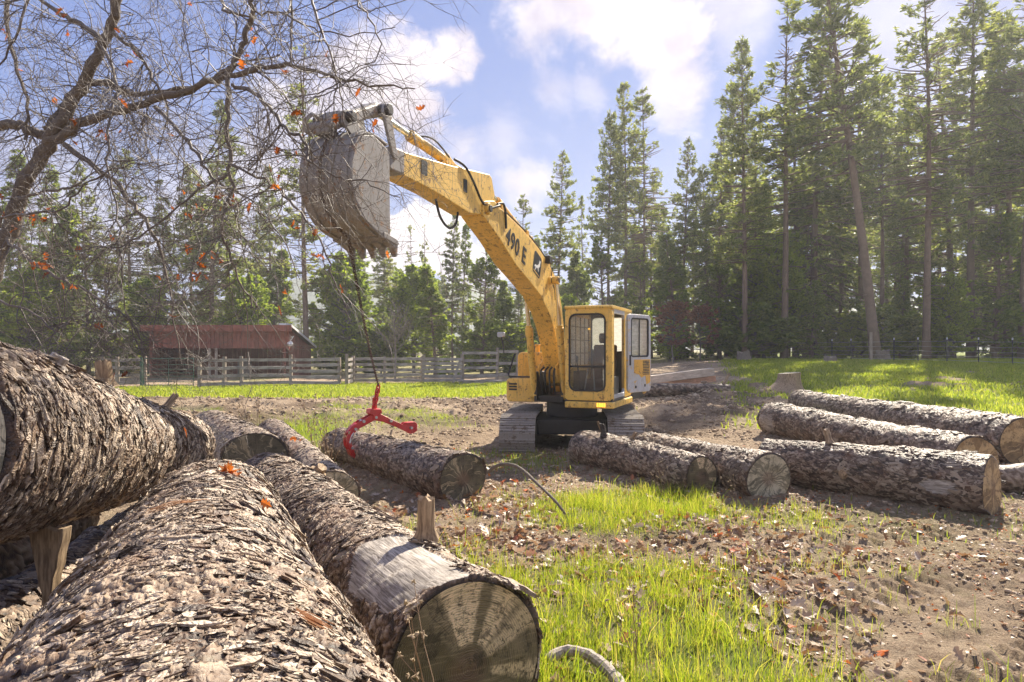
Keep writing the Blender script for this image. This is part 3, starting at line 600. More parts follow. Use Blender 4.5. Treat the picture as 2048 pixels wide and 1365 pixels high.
    for (t0, s0, ln, r0, lean, ax_, matn) in stubs:
        p, _ = surf(np.array([t0]), np.array([s0])); p = Vector(p[0]); nv = Vector((math.cos(t0), math.sin(t0), lean)).normalized(); nv = (nv + Vector((-math.sin(t0), math.cos(t0), 0)) * ax_).normalized()
        mb = MB(); nn_ = 14; a1 = nv.orthogonal().normalized(); a2 = nv.cross(a1); lv = 9; vs = []; rr_ = rs.uniform(.85, 1.12, nn_)
        for q in range(lv):
            f = q / (lv - 1)
            for w in range(nn_):
                an = 2 * math.pi * w / nn_; rad_ = r0 * (1.35 - .45 * min(1, f * 4)) * (1 + (rr_[w] - 1) * (1 if q < lv - 1 else 1.6)) * (1 - .08 * f)
                jag = (rs.random() * .22 * ln * (f > .99))
                vs.append(p - nv * .03 + (a1 * math.cos(an) + a2 * math.sin(an)) * rad_ + nv * (ln * f - jag + (.03)))
        vs.append(p + nv * (ln * .93)); fsx = [(q * nn_ + w, q * nn_ + (w + 1) % nn_, (q + 1) * nn_ + (w + 1) % nn_, (q + 1) * nn_ + w) for q in range(lv - 1) for w in range(nn_)]
        fsx += [((lv - 1) * nn_ + w, (lv - 1) * nn_ + (w + 1) % nn_, lv * nn_) for w in range(nn_)]
        rotq = nv.to_track_quat('Z', 'Y'); inv = rotq.inverted(); vs = [inv @ (v - p) for v in vs]
        mb.add(vs, fsx); st = mb.build('branch_stub', M[matn], root, smooth=True); st.location = p; st.rotation_mode = 'QUATERNION'; st.rotation_quaternion = rotq
    root['_L'] = L
    return root, Mx, L, rad

PI = math.pi
NG = 'logs of the foreground pile'; RG = 'logs lying around the excavator'
# theta: 0 = left side seen from A to B, pi/2 = top, pi = right side
C_ = make_log('closest log of the pile, orange leaves on its far end', (-.29, .45, .66), (-1.88, 4.15, .86), .63, .365, 11, .008, .026, .055,
         fl=95000, nearf=lambda s: np.clip(.45 + s * .22, .5, 1.), fsize=.0125, fth=(-.5, PI + .5), fs=(.06, 1), barkm='bark', group=NG)
L1_ = make_log('huge thick barked log lying highest on the pile at the left edge', (-2.40, 2.62, 1.47), (-3.33, 6.9, .90), .455, .30, 22, .010, .026, .055, cuts=('cut_pale', 'cut_grey'), prof=([0, .06, .2, .45, 1], [.99, 1.06, 1.07, 1.03, 1.0]),
         fl=60000, fsize=.0130, fth=(PI / 2 - .5, 3 * PI / 2 + .2), barkm='bark', group=NG,
         stubs=((PI / 2 + .1, 2.05, .20, .06, -.2, -.2, 'stub'), (PI / 2 + .3, 3.25, .17, .035, .35, .2, 'stub'), (PI / 2 + .55, .75, .05, .05, 0, 0, 'bare')))
LR_ = make_log('foreground log with pale fans on its sawn end and an upright stub', (-.20, 3.05, .42), (-2.46, 6.9, .42), .400, .345, 33, .010, .016, .045, cuts=('cut_fan', 'cut_grey'),
         bare=((.50, PI / 2 - .35, .52, .62),), fl=42000, fsize=.0115, fth=(-.3, PI + .4), barkm='bark', group=NG,
         stubs=((PI / 2 + .36, .80, .27, .058, -.10, -.42, 'stub'), (PI / 2 + .5, 3.25, .07, .06, -.6, 0, 'stub')))
# a loose slab of bark peeling off the upper right rim of the sawn end
slab = MB(); na, nzz = 7, 5; vs = []
for lay, dr_ in ((0, 0.), (1, .020)):
    for k in range(nzz):
        for q in range(na):
            t_ = PI / 2 + .58 + .34 * q / (na - 1); rr_ = .400 + dr_ + .035 * (q / (na - 1)) + random.uniform(-.005, .005)
            vs.append((rr_ * math.cos(t_), rr_ * math.sin(t_), -.035 + .16 * k / (nzz - 1) + random.uniform(-.012, .012)))
n_ = na * nzz; fs = []
for k in range(nzz - 1):
    for q in range(na - 1): a = k * na + q; fs += [(a, a + 1, a + na + 1, a + na), (n_ + a + na, n_ + a + na + 1, n_ + a + 1, n_ + a)]
for q in range(na - 1): fs += [(q + 1, q, n_ + q, n_ + q + 1), ((nzz - 1) * na + q, (nzz - 1) * na + q + 1, n_ + (nzz - 1) * na + q + 1, n_ + (nzz - 1) * na + q)]
for k in range(nzz - 1): fs += [(k * na, (k + 1) * na, n_ + (k + 1) * na, n_ + k * na), ((k + 1) * na + na - 1, k * na + na - 1, n_ + k * na + na - 1, n_ + (k + 1) * na + na - 1)]
slab.add(vs, fs); slab.build('loose_bark_slab', M['bark_flake'], LR_[0])
make_log('log half hidden at the bottom of the pile under the huge left log', (-2.40, 1.5, .26), (-3.25, 6.3, .28), .27, .27, 44, .02, .02, .05, group=NG, fl=14000, fsize=.016, fth=(0, PI), barkm='bark')
make_log('dark log lying deepest in the gap at the left edge', (-2.75, 1.9, .44), (-4.1, 6.1, .42), .42, .36, 55, .03, .02, .05, group=NG)
make_log('log with an arched grey cut end beyond the tip of the closest log', (-3.24, 8.6, .42), (-5.6, 12.6, .42), .41, .35, 66, .02, .018, .05, fl=6000, fsize=.018, fth=(0, PI), group=NG)
make_log('thin mossy ended log behind the knot of the log with the upright stub', (-1.95, 7.5, .27), (-4.33, 12.2, .35), .275, .245, 77, .02, .016, .045, fl=3500, fsize=.016, fth=(0, PI), group=NG, cuts=('cut_pale', 'cut_grey'))
make_log('log gripped by the red tongs, with a dark round cut end', (-.60, 8.35, .335), (-2.95, 11.75, .34), .335, .30, 88, seat=True, res=.018, amp=.017, size=.05, cuts=('cut_grey', 'cut_grey'), fl=6500, fsize=.017, fth=(0, PI * 1.2), group=RG,
         bare=((1.0, PI * .97, .28, .25),), stubs=((PI / 2 + 1.0, 1.9, .12, .02, .3, 0, 'bare'), (PI / 2 + .2, 2.2, .16, .035, .8, .3, 'stub'), (PI * .95, .9, .1, .015, -.5, .2, 'bare')))
make_log('shorter log in front of the excavator with stubs along its top', (2.43, 8.74, .26), (1.17, 11.2, .28), .275, .29, 99, seat=True, res=.018, amp=.016, size=.05, cuts=('cut_fan', 'cut_grey'), fl=4500, fsize=.016, fth=(0, PI), group=RG,
         stubs=((PI / 2 + .1, 1.5, .13, .035, -.5, .2, 'stub'), (PI / 2 - .4, 2.0, .22, .05, .1, .3, 'bark'), (PI / 2 - .2, 2.1, .26, .02, -.1, -.3, 'stub')))
make_log('log with a pale round cut end right of the shorter log', (3.17, 8.42, .31), (2.33, 11.5, .31), .325, .29, 111, seat=True, res=.018, amp=.018, size=.05, cuts=('cut_pale', 'cut_grey'), fl=4500, fsize=.017, fth=(0, PI), group=RG)
make_log('thick log lying across in front of the others at the right', (5.36, 7.62, .375), (3.62, 9.6, .34), .375, .315, 122, seat=True, res=.015, amp=.016, size=.052, cuts=('split_end', 'cut_grey') if 'split_end' in M else ('cut_gold', 'cut_grey'), fl=7500, fsize=.018, fth=(-.6, PI), group=RG,
         bare=((.42, .05, .2, .22),), stubs=((PI / 2 - .15, 1.75, .20, .045, .25, .1, 'stub'), (.05, 1.45, .05, .055, 0, 0, 'stub')))
make_log('middle log of the right group with a jagged end above the front one', (6.38, 9.4, .375), (5.55, 14.4, .40), .37, .38, 133, seat=True, res=.02, amp=.018, size=.055, cuts=('cut_gold', 'cut_gold'), fl=6500, fsize=.02, fth=(-.3, PI), group=RG, bare=((4.75, .0, .3, .6),))
make_log('farthest long log of the right group with a golden cut end at the photo edge', (8.08, 10.75, .42), (7.65, 18.2, .58), .42, .34, 144, seat=True, res=.022, amp=.02, size=.06, cuts=('cut_gold', 'cut_grey'), fl=8000, fsize=.021, fth=(-.3, PI), group=RG)
make_log('dark bare trunk lying on the soil behind the excavator', (3.6, 22.6, .34 + gz(3.6, 22.6) * .6), (7.4, 23.4, .28 + gz(7.4, 23.4) * .6), .26, .17, 155, .04, .02, .1, group=RG, stubs=((PI / 2, 3.7, .45, .05, .6, 0, 'stub'),))
make_log('low log end at the right edge in the shade of the golden ended log', (7.3, 8.7, .16), (6.35, 9.0, .14), .19, .19, 166, .03, .014, .05, group=RG, cuts=('cut_grey', 'cut_grey'))

# sawn timbers behind the excavator
def timber(label, a, b, w, h, roll=0):
    Mx, L = frame_from(a, b); o = empty('timber', label=label, cat='timber'); o.matrix_world = Mx
    mb = MB(); mb.box(-w / 2, w / 2, -h / 2, h / 2, 0, L); mb.build('beam', M['beam_wood'] if w < .33 else M['beam_old'], o, bevel=.012)
    return o
timber('grey topped sawn beam lying uppermost behind the excavator cab', PW(1250, 766, 26), PW(1424, 744, 27), .36, .30)
timber('orange sided sawn beam directly under the grey topped one', PW(1260, 780, 26.4), PW(1428, 757, 27.2), .32, .24)
# tree stump beside the farthest log
st = empty('tree_stump', (9.35, 23, 0), label='pale cut tree stump with flared roots standing in the grass', cat='stump')
zb = gz(9.35, 23.)
th = np.linspace(0, 2 * np.pi, 48, endpoint=False); V = []; lv = 12
for q in range(lv):
    f = q / (lv - 1); r = .36 + .34 * (1 - f) ** 2.6; r = r * (1 + (.16 * (1 - f)) * np.cos(5 * th + 1) + .03 * np.cos(9 * th)); V.append(np.stack([r * np.cos(th) + (-.25 * (1 - f) ** 2), r * np.sin(th), np.full(48, zb - .05 + f * .66) + (f > .99) * .03 * np.cos(th)], 1))
V = np.concatenate(V); i = np.arange(48); j = (i + 1) % 48
o_ = obj('stump_wood', mesh_np('stump_wood', V, [np.concatenate([np.stack([k * 48 + i, k * 48 + j, (k + 1) * 48 + j, (k + 1) * 48 + i], 1) for k in range(lv - 1)])], [M['stub']], True), st)
Vt = np.concatenate([[[0, 0, zb + .612]], V[-48:]]); obj('cut_top', mesh_np('cut_top', Vt, [np.stack([np.zeros(48, int), 1 + i, 1 + j], 1)], [M['cut_pale']]), st)

def small_stump(label, x, y, r, h):
    t = empty('tree_stump', (x, y, gz(x, y) - .05), label=label, cat='stump'); mb = MB(); n_ = 14
    pr = [(1.5, 0), (1.15, .25), (1, .6), (.9, .8)]
    vs = [(r * k * math.cos(2 * PI * w / n_) * random.uniform(.85, 1.15), r * k * math.sin(2 * PI * w / n_) * random.uniform(.85, 1.15), h * z * (1 if z < .7 else random.uniform(.7, 1.3))) for k, z in pr for w in range(n_)] + [(0, 0, h * .8)]
    mb.add(vs, [(q * n_ + w, q * n_ + (w + 1) % n_, (q + 1) * n_ + (w + 1) % n_, (q + 1) * n_ + w) for q in range(3) for w in range(n_)] + [(3 * n_ + w, 3 * n_ + (w + 1) % n_, 4 * n_) for w in range(n_)])
    mb.build('stump_wood', M['oakbark'], t, smooth=True)
small_stump('dark broken stump near the wire fence left of the wooden post', 17.7, 38, .32, .5)
small_stump('brown stump at the forest edge behind the wire fence', 22.8, 42, .42, .8)
small_stump('grey stump at the foot of the forked pines', 13.9, 41, .38, .75)

# splintered slab of wood jammed in the gap at the left edge
sp = empty('broken_wood', tuple(PW(95, 1150, 3.42)), label='splintered brown slab of wood jammed in the dark gap between the left logs', cat='broken wood')
mb = MB(); pts = [(-.085, .20), (-.04, .17), (.0, .19), (.05, .17), (.085, .18), (.078, .13), (.06, .08), (.052, .03), (.035, -.01), (.028, -.06), (.012, -.10), (.010, -.145), (.018, -.185), (.002, -.215), (-.014, -.20), (-.012, -.15), (-.020, -.11), (-.018, -.07), (-.034, -.03), (-.044, .02), (-.058, .07), (-.070, .12)]; mb.prism([(p[0] * 1.05, p[1] * 1.32) for p in pts], -.02, .06); mb.build('splinter', M['stub'], sp, bevel=.008)

# curved grey branch by the bottom edge and the long bent one by the gripped log
def bent(label, pts, r0, r1, mat, cat='branch'):
    o = empty('fallen_branch', tuple(pts[0]), label=label, cat=cat); p0 = Vector(pts[0]); P = []
    P3 = [Vector(p) - p0 for p in pts]
    for i in range(len(P3) - 1):
        a, b_, c, d = P3[max(0, i - 1)], P3[i], P3[i + 1], P3[min(len(P3) - 1, i + 2)]
        for k in range(6):
            t = k / 6; P.append(.5 * ((2 * b_) + (c - a) * t + (2 * a - 5 * b_ + 4 * c - d) * t * t + (3 * b_ - a - 3 * c + d) * t ** 3))
    P.append(P3[-1]); n_ = len(P); MB().tube(P, [(r0 + (r1 - r0) * i / n_) * random.uniform(.88, 1.12) for i in range(n_)], 10).build('limb', mat, o, smooth=True); return o
bent('curved grey branch lying in the grass at the bottom edge', [PW(1095, 1320, 4.0), PW(1130, 1302, 4.05), PW(1180, 1312, 3.95), PW(1225, 1350, 3.75), PW(1260, 1400, 3.5)], .030, .036, M['bare'])
bent('long thin bent branch arching from the dark log end to the grass', [PW(975, 945, 8.3), PW(1000, 930, 8.2), PW(1035, 934, 8.0), PW(1075, 968, 7.7), PW(1110, 1002, 7.4), PW(1135, 1035, 7.35)], .022, .014, M['oakbark'])
# ------------------------------------------------------------------ excavator
EX = empty('excavator', (1.23, 14.0, 0), math.atan2(-.931, -.365), label='yellow crawler excavator with its boom raised and a large bucket hanging a chain', cat='excavator')
def XZ(px, py, c):
    """point of the machine's plane y=c (its own frame) seen at a pixel: gives (x, z)"""
    a = (px - 1024) / F; b = -(py - 700) / F; t = (c + 1.23 * .931 - 14 * .365) / (.931 * a - .365)
    return ((t * a - 1.23) * -.365 + (t - 14) * -.931, CAMZ + b * t)
YM, OM, ST, GR = M['yellow'], M['orange_yellow'], M['steel'], M['greasy']
# undercarriage (its own heading)
uc = bpy.data.objects.new('undercarriage', None); link(uc, EX); uc.rotation_euler = (0, 0, math.atan2(-.995, -.095) - EX.rotation_euler[2])
def track(yc):
    zb, zt = -.16, .60; r = (zt - zb) / 2; zc = (zt + zb) / 2; hl = 1.24; w = .33
    mb = MB(); per = []; n_ = 46; Ltot = 4 * hl + 2 * PI * r
    for k in range(n_):
        d = Ltot * k / n_
        if d < 2 * hl: x, z, a = -hl + d, zt - .03 * math.sin(PI * d / (2 * hl)), 0
        elif d < 2 * hl + PI * r: q = (d - 2 * hl) / r; x, z, a = hl + math.sin(q) * r, zc + math.cos(q) * r, q
        elif d < 4 * hl + PI * r: x, z, a = hl - (d - 2 * hl - PI * r), zb, PI
        else: q = (d - 4 * hl - PI * r) / r; x, z, a = -hl - math.sin(q) * r, zc - math.cos(q) * r, PI + q
        rot = Matrix.Rotation(a, 3, 'Y'); wl = Ltot / n_
        mb.box(-wl * .49, wl * .49, yc - w, yc + w, -.016, .006, rot, (x, 0, z)); mb.box(-wl * .42, -wl * .30, yc - w, yc + w, .006, .034, rot, (x, 0, z)); mb.box(-.012, .006, yc - w, yc + w, .006, .026, rot, (x, 0, z))
        mb.box(wl * .30, wl * .40, yc - w, yc + w, .006, .022, rot, (x, 0, z)); mb.box(-wl * .46, wl * .46, yc - .10, yc - .05, -.075, -.016, rot, (x, 0, z)); mb.box(-wl * .46, wl * .46, yc + .05, yc + .10, -.075, -.016, rot, (x, 0, z))
    t = mb.build('track', M['track'], uc)
    fr = MB().prism(rrect(-1.05, 1.05, zb + .14, zt - .14, .08), yc - .17, yc + .17).build('track_frame', GR, uc, bevel=.02)
    for x_, nm in ((1.24, 'idler_wheel'), (-1.24, 'drive_sprocket')):
        MB().cyl((x_, yc - .14, zc), (x_, yc + .14, zc), r - .09, 28).build(nm, GR, uc, bevel=.015)
    for x_ in np.linspace(-.8, .8, 6): MB().cyl((x_, yc - .16, zb + .15), (x_, yc + .16, zb + .15), .075, 16).build('track_roller', GR, uc)
track(-.99); track(.99)
mb = MB(); mb.prism([(-.9, -.65), (-.5, -.85), (.5, -.85), (.9, -.65), (.9, .65), (.5, .85), (-.5, .85), (-.9, .65)], .22, .50, 'z'); mb.box(-.55, .55, -.95, .95, .18, .36); mb.build('carbody', GR, uc, bevel=.02)
MB().cyl((0, 0, .50), (0, 0, .80), .52, 36).build('swing_bearing', GR, uc, bevel=.02)

# upper frame
mb = MB(); mb.box(-1.9, .50, -1.12, 1.12, .80, .97); mb.box(.3, 1.5, .30, 1.15, .80, .935); mb.build('upper_frame', ST, EX, bevel=.015)
mb = MB(); mb.box(-.2, .86, -.52, -.45, .83, 1.42); mb.box(-.2, .86, .01, .08, .83, 1.42); mb.box(-.2, .80, -.45, .01, .83, .95); mb.build('boom_bracket', GR, EX, bevel=.01)
# front right toolbox with louvres
mb = MB(); mb.prism(rrect(-1.22, -.60, .80, 1.27, .07), -.55, .57, 'x'); mb.build('toolbox', YM, EX, bevel=.018)
for k in range(3): MB().box(.565, .58, -1.16, -.99, 1.03 + k * .055, 1.065 + k * .055).build('louvre', M['black'], EX)
MB().tube([(.50, -1.15, 1.27), (.50, -1.15, 1.30), (.50, -.62, 1.30)], .018, 8).build('step_edge', ST, EX)
mb = MB(); mb.tube([(.55, -1.0, 1.30), (.55, -1.17, 1.31), (.5, -1.2, 1.36), (.35, -1.12, 1.76)], .018, 8); mb.build('handrail', M['black'], EX, smooth=True)
mb = MB(); mb.prism(rrect(-1.17, -.44, 1.0, 1.80, .10), -.60, .08, 'x'); mb.build('fuel_tank', OM, EX, bevel=.03)
MB().prism(rrect(-1.06, -.55, 1.12, 1.46, .05), .078, .092, 'x').build('tank_hatch', OM, EX, bevel=.006)
mb = MB(); mb.cyl((-.1, -.78, 1.79), (-.1, -.78, 1.93), .055); mb.cyl((-.1, -.78, 1.93), (-.1, -.78, 1.965), .07); mb.build('filler_cap', OM, EX, bevel=.005)
# engine house and counterweight
mb = MB(); mb.prism([(-2.0, .95), (-.15, .95), (-.15, 1.70), (-.35, 1.76), (-1.95, 1.70)], -1.16, 1.16); mb.build('engine_hood', YM, EX, bevel=.04)
pl = [(-1.75, -1.22), (-2.1, -1.1), (-2.28, -.6), (-2.33, 0), (-2.28, .6), (-2.1, 1.1), (-1.75, 1.22)]
mb = MB(); mb.prism(pl, .86, 1.72, 'z'); mb.build('counterweight', YM, EX, bevel=.07, seg=3)
mb = MB(); mb.cyl((-1.2, -.55, 1.7), (-1.2, -.55, 2.0), .05); mb.build('exhaust_pipe', ST, EX)
# side body panel behind the cab with louvres
MB().prism(rrect(-1.74, -.12, .98, 1.62, .06), 1.155, 1.20).build('side_panel', YM, EX, bevel=.012)
for k in range(9): MB().box(-1.5, -.9, 1.198, 1.21, 1.15 + k * .045, 1.172 + k * .045).build('louvre', M['black'], EX)

# cab
x0, x1, y0, y1, z0, z1 = -.10, 1.57, .33, 1.20, .935, 2.63
cab = bpy.data.objects.new('cab', None); link(cab, EX)
def ring(name, ax, t0, t1, outer, inner, mat, bevel=.012):
    n_ = len(outer); mb = MB()
    def P(p, t): return {'x': (t, p[0], p[1]), 'y': (p[0], t, p[1]), 'z': (p[0], p[1], t)}[ax]
    vs = [P(p, t) for t in (t0, t1) for p in outer + inner]; m2 = 2 * n_
    fs = []
    for i in range(n_):
        j = (i + 1) % n_
        fs += [(i, j, n_ + j, n_ + i), (m2 + j, m2 + i, m2 + n_ + i, m2 + n_ + j), (j, i, m2 + i, m2 + j), (n_ + i, n_ + j, m2 + n_ + j, m2 + n_ + i)]
    mb.add(vs, fs); return mb.build(name, mat, cab, bevel=bevel)
ring('front_frame', 'x', x1 - .09, x1, rrect(y0, y1, z0, z1 - .03, .07), rrect(y0 + .075, y1 - .12, z0 + .17, z1 - .13, .13), YM)
ring('window_seal', 'x', x1 - .004, x1 + .008, rrect(y0 + .070, y1 - .115, z0 + .165, z1 - .125, .135), rrect(y0 + .10, y1 - .145, z0 + .195, z1 - .155, .11), M['black'], 0)
MB().prism(rrect(y0 + .085, y1 - .13, z0 + .62, z1 - .14, .10), x1 - .03, x1 - .024, 'x').build('windscreen', M['glass'], cab)
MB().prism(rrect(y0 + .085, y1 - .13, z0 + .18, z0 + .60, .10), x1 - .03, x1 - .024, 'x').build('lower_window', M['glass'], cab)
MB().box(x1 - .045, x1 - .012, y0 + .08, y1 - .125, z0 + .595, z0 + .63).build('window_bar', M['black'], cab)
# sides: outer left with door opening, inner right with window, rear with window
ring('left_frame', 'y', y1 - .06, y1 - .002, rrect(x0, x1 - .09, z0, z1 - .03, .05), rrect(x0 + .62, x1 - .17, z0 + .10, z1 - .12, .08), M['lightgrey'])
MB().box(x1 - .17, x1 - .088, y1 - .07, y1, z0, z1 - .03).build('corner_pillar', YM, cab, bevel=.012)
ring('left_rear_frame', 'y', y1 - .058, y1 - .0, rrect(x0, x0 + .62, z0, z1 - .035, .05), rrect(x0 + .09, x0 + .54, z0 + .78, z1 - .16, .07), YM)
MB().prism(rrect(x0 + .08, x0 + .55, z0 + .77, z1 - .15, .06), y1 - .03, y1 - .025).build('rear_side_window', M['glass_dusty'], cab)
ring('right_frame', 'y', y0, y0 + .05, rrect(x0, x1 - .09, z0, z1 - .035, .05), rrect(x0 + .15, x1 - .22, z0 + .62, z1 - .16, .08), YM)
MB().prism(rrect(x0 + .14, x1 - .21, z0 + .61, z1 - .15, .07), y0 + .02, y0 + .026).build('right_window', M['glass_dusty'], cab)
ring('rear_frame', 'x', x0, x0 + .05, rrect(y0 + .05, y1 - .06, z0, z1 - .035, .05), rrect(y0 + .08, y1 - .13, 1.82, z1 - .13, .08), M['cabin'])
MB().prism(rrect(y0 + .07, y1 - .12, 1.81, z1 - .12, .08), x0 + .02, x0 + .026, 'x').build('rear_window', M['glass_dusty'], cab)
mb = MB()
for k in range(4): mb.tube([(x0 + .2 + k * .32, y0 + .055, z0 + .62), (x0 + .2 + k * .32, y0 + .055, z1 - .16)], .008, 6)
for k in range(3): mb.tube([(x0 + .15, y0 + .06, z0 + .85 + k * .25), (x1 - .22, y0 + .06, z0 + .85 + k * .25)], .008, 6)
mb.build('window_guard', ST, cab)
mb = MB(); mb.prism(rrect(x0 - .01, x1 + .02, z1 - .045, z1 + .015, .03), y0 - .01, y1 + .01); mb.build('roof', YM, cab, bevel=.022, seg=3)
MB().prism(rrect(x0 + .2, x1 - .25, z1 + .014, z1 + .035, .01), y0 + .12, y1 - .14).build('roof_hatch', YM, cab, bevel=.01)
MB().box(x0, x1 - .02, y0, y1 - .002, z0 - .015, z0 + .035).build('floor', ST, cab)
mb = MB(); mb.box(x0 - .0, x1 + .03, y0 - .0, y1 + .03, .80, .915); mb.build('sill', YM, EX, bevel=.02)
mb = MB()
for k in range(4): mb.box(x1 + .028, x1 + .040, .93 + k * .042, .96 + k * .042, .83, .90)
mb.build('marker_lamp', M['amber'], EX)
# interior
mb = MB(); mb.prism(rrect(.25, .80, .98, 1.30, .08), .50, 1.0); mb.prism([(.22, 1.25), (.42, 1.28), (.30, 1.95), (.14, 1.95)], .53, .98); mb.prism(rrect(.12, .24, 1.98, 2.18, .04), .62, .88); mb.build('seat', M['seat'], cab, bevel=.04)
for (a_, b_, c_, d_) in ((1.2, .36, .50, 1.45), (1.1, 1.02, 1.13, 1.35)):
    mb = MB(); mb.box(.7, a_, b_, c_, .97, d_); mb.tube([(1.03, (b_ + c_) / 2, d_ - .03), (1.14, (b_ + c_) / 2, d_ + .2)], .014); mb.cyl((1.14, (b_ + c_) / 2, d_ + .18), (1.16, (b_ + c_) / 2, d_ + .28), .025); mb.build('control_console', M['black'], cab, bevel=.006)
mb = MB()
for s_ in (-.1, .1): mb.tube([(1.42, .74 + s_, .97), (1.38, .74 + s_ * .9, 1.15), (1.30, .74 + s_ * .5, 1.5)], .013); mb.box(1.36, 1.48, .74 + s_ - .045, .74 + s_ + .045, 1.02, 1.035)
mb.build('travel_levers', M['lightgrey'], cab)
MB().cyl((.9, .6, z1 - .40), (.9, .6, z1 - .37), .022).build('cabin_lamp', M['amber'], cab)
# door, swung open along the side
dr = bpy.data.objects.new('door', None); link(dr, cab); dr.location = (.50, 1.225, 0); dr.rotation_euler = (0, 0, PI - R(19)); dw = .88
def dring(name, outer, inner, ta, tb, mat):
    n_ = len(outer); mb = MB(); vs = [(p[0], t, p[1]) for t in (ta, tb) for p in outer + inner]; m2 = 2 * n_; fs = []
    for i in range(n_):
        j = (i + 1) % n_; fs += [(i, j, n_ + j, n_ + i), (m2 + j, m2 + i, m2 + n_ + i, m2 + n_ + j), (j, i, m2 + i, m2 + j), (n_ + i, n_ + j, m2 + n_ + j, m2 + n_ + i)]
    return mb.add(vs, fs).build(name, mat, dr, bevel=.01)
dring('door_frame', rrect(0, dw, 1.02, z1 - .09, .09), rrect(.12, dw - .10, 1.72, z1 - .17, .06), -.045, 0, M['lightgrey'])
dring('door_seal', rrect(.105, dw - .085, 1.705, z1 - .155, .07), rrect(.135, dw - .115, 1.735, z1 - .185, .05), -.052, .006, M['black'])
MB().prism(rrect(.12, dw - .10, 1.72, z1 - .17, .06), -.025, -.02).build('door_window', M['glass_hazy'], dr)
MB().box(.44, .465, -.034, -.012, 1.73, z1 - .18).build('window_divider', M['black'], dr)
mb = MB(); mb.prism([(.22, 1.66), (dw - .04, 1.66), (dw - .03, 1.20), (.70, 1.16), (.66, 1.34), (.50, 1.30), (.42, 1.36), (.22, 1.40)], -.050, -.043); mb.build('old_paint_patch', OM, dr)
mb = MB(); [mb.box(.56, .80, -.058, -.049, 1.36 + k * .032, 1.376 + k * .032) for k in range(9)]; mb.build('louvre', ST, dr)
mb = MB(); mb.box(.26, .31, -.052, -.044, 1.10, 1.15); mb.box(.62, .66, -.052, -.044, 1.12, 1.17); mb.box(.05, .09, -.06, -.04, 1.55, 1.75); mb.build('latch', M['black'], dr)
# mirror
mb = MB(); mb.tube([(.95, -1.12, 1.79), (.95, -1.14, 1.95), (1.0, -1.16, 2.12)], .012); mb.build('mirror_arm', ST, EX)
mb = MB(); mb.prism(rrect(-1.24, -1.08, 2.10, 2.20, .03), .98, 1.02, 'x'); mb.build('mirror', M['lightgrey'], EX, bevel=.008)

# boom
ya, yb = -.40, -.04; yc = (ya + yb) / 2
boom = [(4.42, 3.90), (4.36, 4.02), (3.99, 4.10), (3.77, 4.04), (2.67, 3.84), (1.95, 3.66), (1.38, 3.46), (1.0, 3.26), (.76, 3.0), (.55, 2.68), (.38, 2.2), (.27, 1.7), (.18, 1.30), (.22, 1.18), (.34, 1.12), (.47, 1.18),
        (.53, 1.4), (.70, 1.70), (.86, 1.98), (1.07, 2.25), (1.38, 2.55), (1.85, 2.83), (2.40, 3.02), (3.1, 3.24), (3.79, 3.56), (4.20, 3.72), (4.40, 3.80)]
MB().prism(boom, ya, yb).build('boom', YM, EX, bevel=.012)
mb = MB(); mb.box(.0, .16, -.0, .0, 0, 0) if False else None
for c_ in (ya, yb):   # pin bosses
    s_ = -1 if c_ == ya else 1
    for (x_, z_, r_) in ((1.36, 3.14, .075), (4.28, 3.92, .085), (.32, 1.24, .11)):
        MB().cyl((x_, c_ - .0 * s_, z_), (x_, c_ + .05 * s_, z_), r_, 20).build('pin_boss', YM, EX, bevel=.006); MB().cyl((x_, c_ + .05 * s_, z_), (x_, c_ + .075 * s_, z_), r_ * .6, 14).build('pin', ST, EX, bevel=.004)
MB().cyl((1.36, ya - .20, 3.14), (1.36, yb + .20, 3.14), .05, 16).build('cylinder_pin', ST, EX)
def cylinder(nm, base, tip, fr, rb, rr_, mat=None):
    b_, t_ = Vector(base), Vector(tip); mid = b_.lerp(t_, fr); d = (t_ - b_).normalized()
    mb = MB(); mb.cyl(b_, mid, rb, 20); mb.cyl(mid - d * .16, mid, rb * 1.16, 20); mb.cyl(mid - d * .02, mid + d * .05, rb * .85, 16); c_ = mb.build(nm, mat or YM, EX, bevel=.004, smooth=True)
    MB().cyl(mid, t_, rr_, 14).build('rod', M['chrome'], c_, smooth=True)
    k = d.cross(Vector((0, 1, 0))); mb = MB(); mb.cyl(t_ - Vector((0, .06, 0)), t_ + Vector((0, .06, 0)), rb * 1.1, 18); mb.cyl(b_ - Vector((0, .06, 0)), b_ + Vector((0, .06, 0)), rb * 1.2, 18); mb.build('rod_eye', mat or YM, c_, bevel=.004); return c_
for c_ in (yb + .13, ya - .13): cylinder('boom_cylinder', (.78, c_, .96), (1.36, c_, 3.14), .60, .068, .040)
